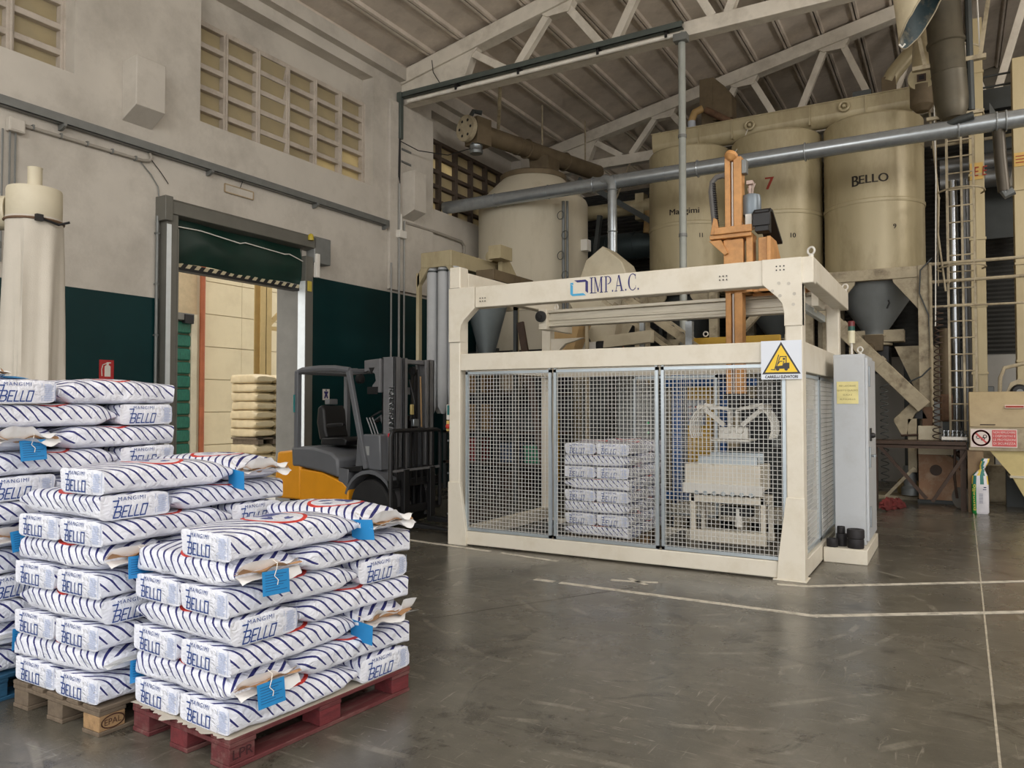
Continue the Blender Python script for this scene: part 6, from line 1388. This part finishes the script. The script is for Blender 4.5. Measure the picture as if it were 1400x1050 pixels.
# lower plant below the silos
ic = thing('inclined_chute', 'cream inclined square chute dropping under silo number 9', 'chute', (-1.2, 14.8, 2))
MB().bar((-2.3, 14.8, 3.62), (-.46, 14.8, 1.62), .24, .17, up=(0,1,0)).build('duct', m_fr, ic, bev=.008)
for q in (.3, .62): p = Vector((-2.3, 14.8, 3.62)).lerp(Vector((-.46, 14.8, 1.62)), q); MB().bar(p-Vector((.03,0,-.033)), p+Vector((.03,0,-.033)), .28, .21, up=(0,1,0)).build('flange', m_fr, ic)
MB().box((-1.62, 14.75, 0), (-1.54, 14.85, 2.70)).build('stand', m_fr, ic)
eh = thing('elbow_hood', 'dusty beige angular elbow hood over a square shaft behind the bench', 'duct', (-.65, 15, 1))
MB().prism([(-.93, 1.42), (-.62, 1.74), (-.44, 1.66), (-.60, 1.50), (-.70, 1.32), (-.74, 1.12), (-.80, 1.10), (-.93, 1.36)], 'y', 14.85, 15.12).build('hood', m_fr, eh, bev=.008)
MB().box((-.72, 14.85, .5), (-.58, 15.12, 1.42)).build('shaft', m_rust if False else m_fr, eh, bev=.006); MB().prism([(-.60, 1.48), (-.52, 1.62), (-.42, 1.42), (-.60, 1.42)], 'y', 14.9, 15.1).build('dark_gap', m_dark, eh)
MB().tube([(-.82, 14.82, 1.13), (-.48, 14.82, 1.15)], .02, 6).build('rod', m_brn, eh); MB().box((-.56, 14.8, .985), (-.25, 15.1, 1.30)).build('cream_block', m_cream, eh, bev=.01)
MB().box((-.50, 14.9, 1.28), (-.34, 15.1, 1.62)).build('upper_block', m_rust, eh, bev=.01)
MB().lathe([(.14, 0), (.14, .12), (.10, .16), (.10, .5)], (-.70, 15.0, .10), 20).build('grey_gear', m_gray, eh)
h2 = thing('side_hopper', 'dusty tapering hopper beside the leg of silo number 9', 'hopper', (-.6, 15.9, 2))
MB().hull([[(-.95, 15.6, 2.72), (-.25, 15.6, 2.72), (-.25, 16.2, 2.72), (-.95, 16.2, 2.72)], [(-.55, 15.7, 1.75), (-.25, 15.7, 1.75), (-.25, 16.1, 1.75), (-.55, 16.1, 1.75)]]).build('cone', m_fr, h2); MB().box((-.5, 15.72, 0), (-.28, 16.0, 1.75)).build('shaft', m_rust, h2)
dr_ = thing('ribbed_drum', 'dark ribbed drum behind the cone of silo number 9', 'drum', (-.72, 17.2, 3.2))
MB().lathe([(.38+.02*(i % 2), 2.75+i*.045) for i in range(22)], (-.70, 17.62, 0), 32).build('shell', m_corr, dr_); MB().box((-.9, 17.42, 0), (-.5, 17.8, 2.75)).build('stand', m_dkgray, dr_)
rb2 = thing('rust_cylinder', 'rusty cylinder and square pipe hanging right of the silo leg', 'pipe', (-.13, 15.3, 1.6))
MB().box((-.24, 15.42, 1.36), (-.04, 15.62, 1.85)).build('rusty_body', m_rust, rb2, bev=.04); MB().tube([(-.14, 15.52, 1.8), (-.14, 15.52, 3.0)], .09, 12).build('pipe', m_dust, rb2); MB().box((-.34, 15.45, 1.15), (-.24, 15.6, 1.72)).build('white_sleeve', m_gray, rb2); MB().box((-.20, 15.44, .0), (-.08, 15.6, 1.36)).build('stand', m_dkgray, rb2)
# bench
bn = thing('steel_bench', 'long dark brown steel bench on crossed braces behind the cabinet', 'bench', (-.45, 14, 0))
MB().box((-1.25, 13.9, 1.0), (.14, 14.5, 1.075)).build('top', m_brn, bn, bev=.006); MB().box((-1.25, 13.9, .96), (.14, 13.95, 1.02)).build('edge', m_brn, bn)
for x in (-1.2, -.42, .05): MB().box((x, 13.95, 0), (x+.08, 14.03, .98)).build('leg', m_brn, bn) if x != -.42 else None
MB().bar((-1.08, 13.93, .97), (-.42, 13.93, .16), .05, .06, up=(0,1,0)).build('brace', m_brn, bn); MB().bar((.16, 13.93, .95), (-.34, 13.93, .12), .05, .06, up=(0,1,0)).build('brace', m_brn, bn); MB().bar((-1.05, 14.4, .1), (-.6, 14.4, .62), .05, .09, up=(0,1,0)).build('brace', m_fr, bn)
vb = thing('valve_block', 'row of bright valves and fittings standing on the steel bench', 'valve', (0, 14.0, 1.075))
MB().box((-.20, 13.98, 1.10), (.15, 14.08, 1.15)).build('manifold', m_white, vb, bev=.004)
for i in range(6): MB().lathe([(.018, 0), (.022, .02), (.022, .05), (.012, .055), (.012, .09), (.03, .09), (.03, .10)], (-.17+i*.06, 14.03, 1.15), 10).build('valve', m_chrome, vb); MB().box((-.18+i*.06, 14.0, 1.075), (-.16+i*.06, 14.05, 1.10)).build('foot', m_dark, vb)
def spring(p, q, r, turns, wr, m, label):
    p, q = Vector(p), Vector(q); n = turns*12; d = (q-p).normalized(); a1_ = d.cross(Vector((0,1,0))).normalized(); b1 = d.cross(a1_)
    tag(MB().tube([p.lerp(q, i/n)+a1_*r*math.cos(i*PI/6)+b1*r*math.sin(i*PI/6) for i in range(n+1)], wr, 5).build('coil_cable', m), label, 'cable')
spring((-.22, 15.06, 3.33), (-.28, 14.62, 1.08), .06, 22, .010, m_brn, 'brown coiled cable hanging right of the silo leg')
spring((-1.03, 14.2, 2.0), (-1.03, 14.2, .35), .06, 15, .008, m_dkgray, 'dark coiled cable hanging close behind the control cabinet')
wire('slack_cable', [(-1.0, 15.1, 2.0), (-.85, 15.05, 1.95), (-.7, 15.0, 2.05), (-.5, 15.0, 2.15), (-.36, 15.0, 2.3)], .014, m_dkgray, 'dark slack cable strung to the silo leg')
wire('leg_cable', [(-.32, 15.1, 4.2), (-.5, 15.1, 4.0), (-.52, 15.1, 3.6), (-.38, 15.1, 3.2), (-.34, 15.1, 1.2)], .012, m_dkgray, 'grey cable looping over the gusset and down the silo leg')
bx = thing('machine_guard', 'worn orange brown sheet guard under the steel bench', 'guard', (-.2, 15, 0))
m_wornor = mat('worn_orange_sheet', S(152,116,88), .65, var=.15, scale=3, dirt=S(196,180,156), damt=.6, dscale=4)
MB().prism([(-.56, .06), (-.56, .82), (-.18, .84), (.10, .66), (.12, .52), (-.02, .06)], 'y', 14.75, 15.05).build('sheet', m_wornor, bx, bev=.006); MB().box((-.56, 14.73, .82), (.0, 15.06, .98)).build('cream_top', m_cream, bx, bev=.006); MB().lathe([(.09, 0), (.09, .02)], (-.30, 14.75, .56), 20, ax=(0,-1,0)).build('hub_cover', m_brn, bx); MB().box((-.58, 14.8, 0), (-.0, 15.0, .06)).build('plinth', m_dkgray, bx)
ws = thing('spoked_wheel', 'grey caster wheel on a dark fork left of the sign box', 'wheel', (.03, 14.15, 0))
MB().lathe([(.11, 0), (.155, 0), (.17, .02), (.17, .09), (.155, .11), (.11, .11)], (.02, 14.2, .172), 28, ax=(.8, .6, 0)).build('tyre', mat('grey_tyre', S(150,148,142), .6), ws); MB().lathe([(.12, .02), (.03, .02), (.03, .09), (.12, .09)], (.02, 14.2, .172), 20, ax=(.8, .6, 0)).build('disc', m_dkgray, ws)
MB().tube([(.0, 14.16, .172), (-.03, 14.12, .5), (-.02, 14.1, .95)], .02, 8).build('fork', m_brn, ws); MB().tube([(.06, 14.2, .6), (.13, 14.2, .68), (.10, 14.2, .80), (.0, 14.2, .9)], .04, 8).build('hook_arm', m_brn, ws)
fm_ = thing('floor_motor', 'dusty tan gear motor lying on the floor plinth behind the cabinet', 'motor', (-.72, 15.4, 0))
MB().lathe([(.10, 0), (.14, .04), (.14, .26), (.11, .32), (.05, .36)], (-.92, 15.4, .20), 20, ax=(1,0,0)).build('body', mat('tan_motor', S(150,132,92), .6, var=.15), fm_); MB().box((-1.3, 15.1, 0), (-.35, 15.7, .06)).build('plinth', m_fr, fm_)
for i in range(4): MB().torus((-.86+i*.06, 15.4, .20), .14, .012, ax=(1,0,0), n=20, m=5).build('fin', mat('tan_motor', S(150,132,92)), fm_)
rg = MB(); n1, n2 = 30, 22; vv = []; ff = []
for i in range(n1+1):
    for j in range(n2):
        s_ = i/n1; a_ = 2*PI*j/n2; r = (.02+.10*math.sin(PI*min(1, s_+.02))**.6)*(1+.75*noise.noise(Vector((s_*7, math.cos(a_)*2.4, math.sin(a_)*2.4)))+.35*noise.noise(Vector((s_*19, math.cos(a_)*6, math.sin(a_)*6))))
        z = max(.002, .07*math.sin(PI*s_)**.5+.25*max(0, .35-s_)+r*math.sin(a_)*.8); vv.append((-1.05+.34*s_, 13.2+.75*s_+r*math.cos(a_), z))
for i in range(n1):
    for j in range(n2): ff.append((i*n2+j, i*n2+(j+1) % n2, (i+1)*n2+(j+1) % n2, (i+1)*n2+j))
rg.add(vv, ff+[tuple(range(n2-1,-1,-1)), tuple(n1*n2+j for j in range(n2))]); tag(rg.build('red_cloth', mat('red_cloth', S(104,40,38), .95, var=.45, scale=16, bump=.6, bscale=40)), 'crumpled dark red cloth on the floor behind the cabinet', 'cloth')
# emptying station with safety sign
ss = thing('emptying_station', 'beige emptying station with red safety sign and cream hopper underneath', 'machine', (.8, 14.1, 0))
m_sta = mat('station_beige', S(178,160,124), .5, var=.08, scale=2, dirt=S(140,120,90), damt=.4)
MB().prism([(13.80, 1.31), (13.80, 1.34), (14.05, 1.86), (14.7, 1.86), (14.7, 1.31)], 'x', .18, 1.9).build('sloped_lid', m_sta, ss, bev=.01)
MB().box((.18, 13.80, 1.0), (1.9, 14.7, 1.31)).build('front_panel', m_fr, ss, bev=.006); MB().box((.17, 13.78, .96), (1.92, 14.72, 1.0)).build('ledge', m_fr, ss)
MB().box((1.7, 13.82, 0), (1.9, 13.9, .96)).build('leg', m_fr, ss); MB().box((.2, 14.6, 0), (.3, 14.7, .96)).build('leg', m_fr, ss); MB().box((.15, 13.82, 0), (.36, 13.9, .96)).build('leg', mat('leg_brown', S(150,126,96), .7, var=.15, dirt=S(100,80,60), damt=.5), ss)
MB().box((.32, 13.795, 1.345), (.52, 13.81, 1.36)).build('handle_slot', m_brn, ss)
MB().hull([[(.44, 13.85, .96), (1.75, 13.85, .96), (1.75, 14.6, .96), (.44, 14.6, .96)], [(.72, 13.95, .58), (1.47, 13.95, .58), (1.47, 14.5, .58), (.72, 14.5, .58)]]).build('hopper', mat('hopper_cream', S(226,208,150), .5, var=.06, dirt=S(180,156,100), damt=.3), ss)
MB().box((.70, 13.93, .545), (1.49, 14.52, .58)).build('hopper_flange', m_cream, ss); MB().hull([[(.74, 13.95, .545), (1.45, 13.95, .545), (1.45, 14.5, .545), (.74, 14.5, .545)], [(.92, 14.1, .18), (1.27, 14.1, .18), (1.27, 14.4, .18), (.92, 14.4, .18)]]).lathe([(.1, 0), (.1, .18)], (1.1, 14.25, 0), 12).build('lower_hopper', mat('hopper_cream', S(226,208,150)), ss)
sg2 = MB().box((.195, 13.792, 1.01), (.795, 13.797, 1.285)); sgo = sg2.build('safety_sign', mat('sign_pale', S(236,222,214), .4), ss)
rs = MB().box((.475, 13.788, 1.025), (.785, 13.792, 1.272)); rs.build('red_field', mat('sign_faded_red', S(214,92,92), .5), sgo)
rr_ = MB(); cx_, cz_ = .332, 1.148
rn = [(cx_+.112*math.cos(2*PI*i/32), cz_+.112*math.sin(2*PI*i/32)) for i in range(33)]; put(rr_, strokes([rn, [(cx_-.075, cz_+.08), (cx_+.075, cz_-.08)]], .026), lambda x, z: (x, 13.7905, z)); rr_.build('prohibition_ring', mat('sign_faded_red', S(214,92,92)), sgo, smooth=False)
gg = MB()
for (gx, gz) in ((-.04, .012), (.022, -.015), (.05, .025)):
    put(gg, strokes([[(cx_+gx+.022*math.cos(2*PI*i/12), cz_+gz+.022*math.sin(2*PI*i/12)) for i in range(13)]], .010), lambda x, z: (x, 13.7912, z))
gg.build('gear_pictogram', mat('sign_dark', S(56,54,58)), sgo, smooth=False)
wl_ = MB()
for i, s_ in enumerate(('NON RIMUOVERE', 'I DISPOSITIVI E', 'LE PROTEZIONI', 'DI SICUREZZA')):
    v, f = text2d(s_, .034, 1.0, 0); w_ = max(p[0] for p in v); put(wl_, ([(x*.285/w_, z) for x, z in v], f), lambda x, z: (.488+x, 13.786, 1.222-i*.056+z))
wl_.build('sign_lettering', mat('sign_pale', S(236,222,214)), sgo, smooth=False, fix=False)
np_ = MB().box((.65, 13.90, 1.60), (.90, 13.905, 1.655), rot=rotx(-.45)); np_.build('name_plate', mat('plate_pink', S(214,190,180), .4), ss); MB().box((.66, 13.893, 1.615), (.89, 13.898, 1.64), rot=rotx(-.45)).build('plate_stripe', m_redst, ss)
# feed bag leaning on the leg
bg = thing('feed_bag', 'small tied green and white feed bag leaning on the station leg', 'bag', (.30, 13.72, 0))
sec = [(0.0, .10, .055), (.03, .115, .07), (.25, .115, .075), (.45, .112, .07), (.58, .10, .055), (.64, .06, .035), (.68, .03, .025), (.72, .045, .03), (.80, .055, .03), (.84, .05, .015)]
rings = []
for (z, a_, b_) in sec:
    off_ = .0 if z < .6 else (z-.6)*.35
    rings.append([(.305+off_+sgnpow(math.cos(2*PI*j/24), .6)*a_*(1+.05*noise.noise(Vector((j*.7, z*6, 1)))), 13.72+sgnpow(math.sin(2*PI*j/24), .7)*b_, z+.001) for j in range(24)])
bgm = MB().hull(rings)
nb = 24
def fmi(fi, verts):
    c = sum((Vector(bgm.v[i]) for i in verts), Vector())/len(verts)
    if c.z > .47: k = int((c.x-.18)/.036) % 3; return (2, 3, 0)[k]
    return 1 if c.x < .262 else 0
bgm.mi = [fmi(i, f) for i, f in enumerate(bgm.f)]
bgm.build('sack', [mat('bag_white', S(226,224,230), .45), mat('bag_green', S(44,146,70), .45), mat('bag_yellow', S(236,206,90), .45), mat('bag_teal', S(40,120,110), .45)], bg)
v, f = text2d('pannello', .055, 1.1, 0); w_ = max(p[0] for p in v); mb = MB(); put(mb, ([(x*.40/w_, y) for x, y in v], f), lambda x, y: (.248-y*.9, 13.652, .05+x)); mb.build('bag_lettering', mat('bag_yellow', S(236,206,90)), bg, smooth=False, fix=False)
mb = MB().box((.35, 13.644, .40), (.385, 13.648, .415)).box((.34, 13.644, .37), (.385, 13.648, .38))
for i in range(7): mb.box((.29, 13.642, .17+i*.022), (.34, 13.645, .176+i*.022))
mb.build('bag_print', m_ink, bg)
em = thing('drive_motor', 'black electric motor with tan bracket above the emptying station', 'motor', (.85, 15.1, 1.8))
MB().lathe([(.12, 0), (.13, .03), (.13, .30), (.10, .34)], (.90, 15.15, 1.86), 20, ax=(0,-1,0)).build('body', m_dark, em); MB().lathe([(.05, 0), (.05, .02)], (.90, 14.805, 1.86), 14, ax=(0,-1,0)).build('fan_cap', m_steelg, em); MB().prism([(.62, 1.62), (.72, 1.62), (.86, 1.98), (.96, 2.06), (.90, 2.08), (.78, 2.02)], 'y', 14.9, 15.0).build('bracket', m_fr, em); MB().box((.6, 14.8, 1.50), (1.1, 15.2, 1.72)).build('base', m_brn, em); MB().box((.7, 14.9, 0), (1.0, 15.15, 1.5)).build('stand', m_dkgray, em)
MB().tube([(.62, 14.9, 1.55), (.64, 14.9, 2.1), (.70, 14.9, 2.26), (.95, 14.9, 2.32), (1.2, 14.9, 2.32)], .03, 8).build('conduit', m_fr, em)
bk_ = thing('low_cabinet', 'low beige cabinet in shadow behind the cream hopper', 'cabinet', (.7, 15.6, 0))
MB().box((.45, 15.5, 0), (1.3, 15.8, .62)).build('body', m_fr, bk_, bev=.008); MB().box((.48, 15.485, .04), (.84, 15.5, .58)).build('door', m_fr, bk_); MB().box((.87, 15.485, .04), (1.27, 15.5, .58)).build('door', m_fr, bk_)
(MB().prism([(.98, 5.62), (.72, 5.62), (.74, 5.75), (.78, 5.70), (.81, 5.92), (.84, 5.72), (.88, 6.0), (.91, 5.74), (.95, 5.95)], 'y', 16.5, 16.52).build('torn_film', m_paper, up_))
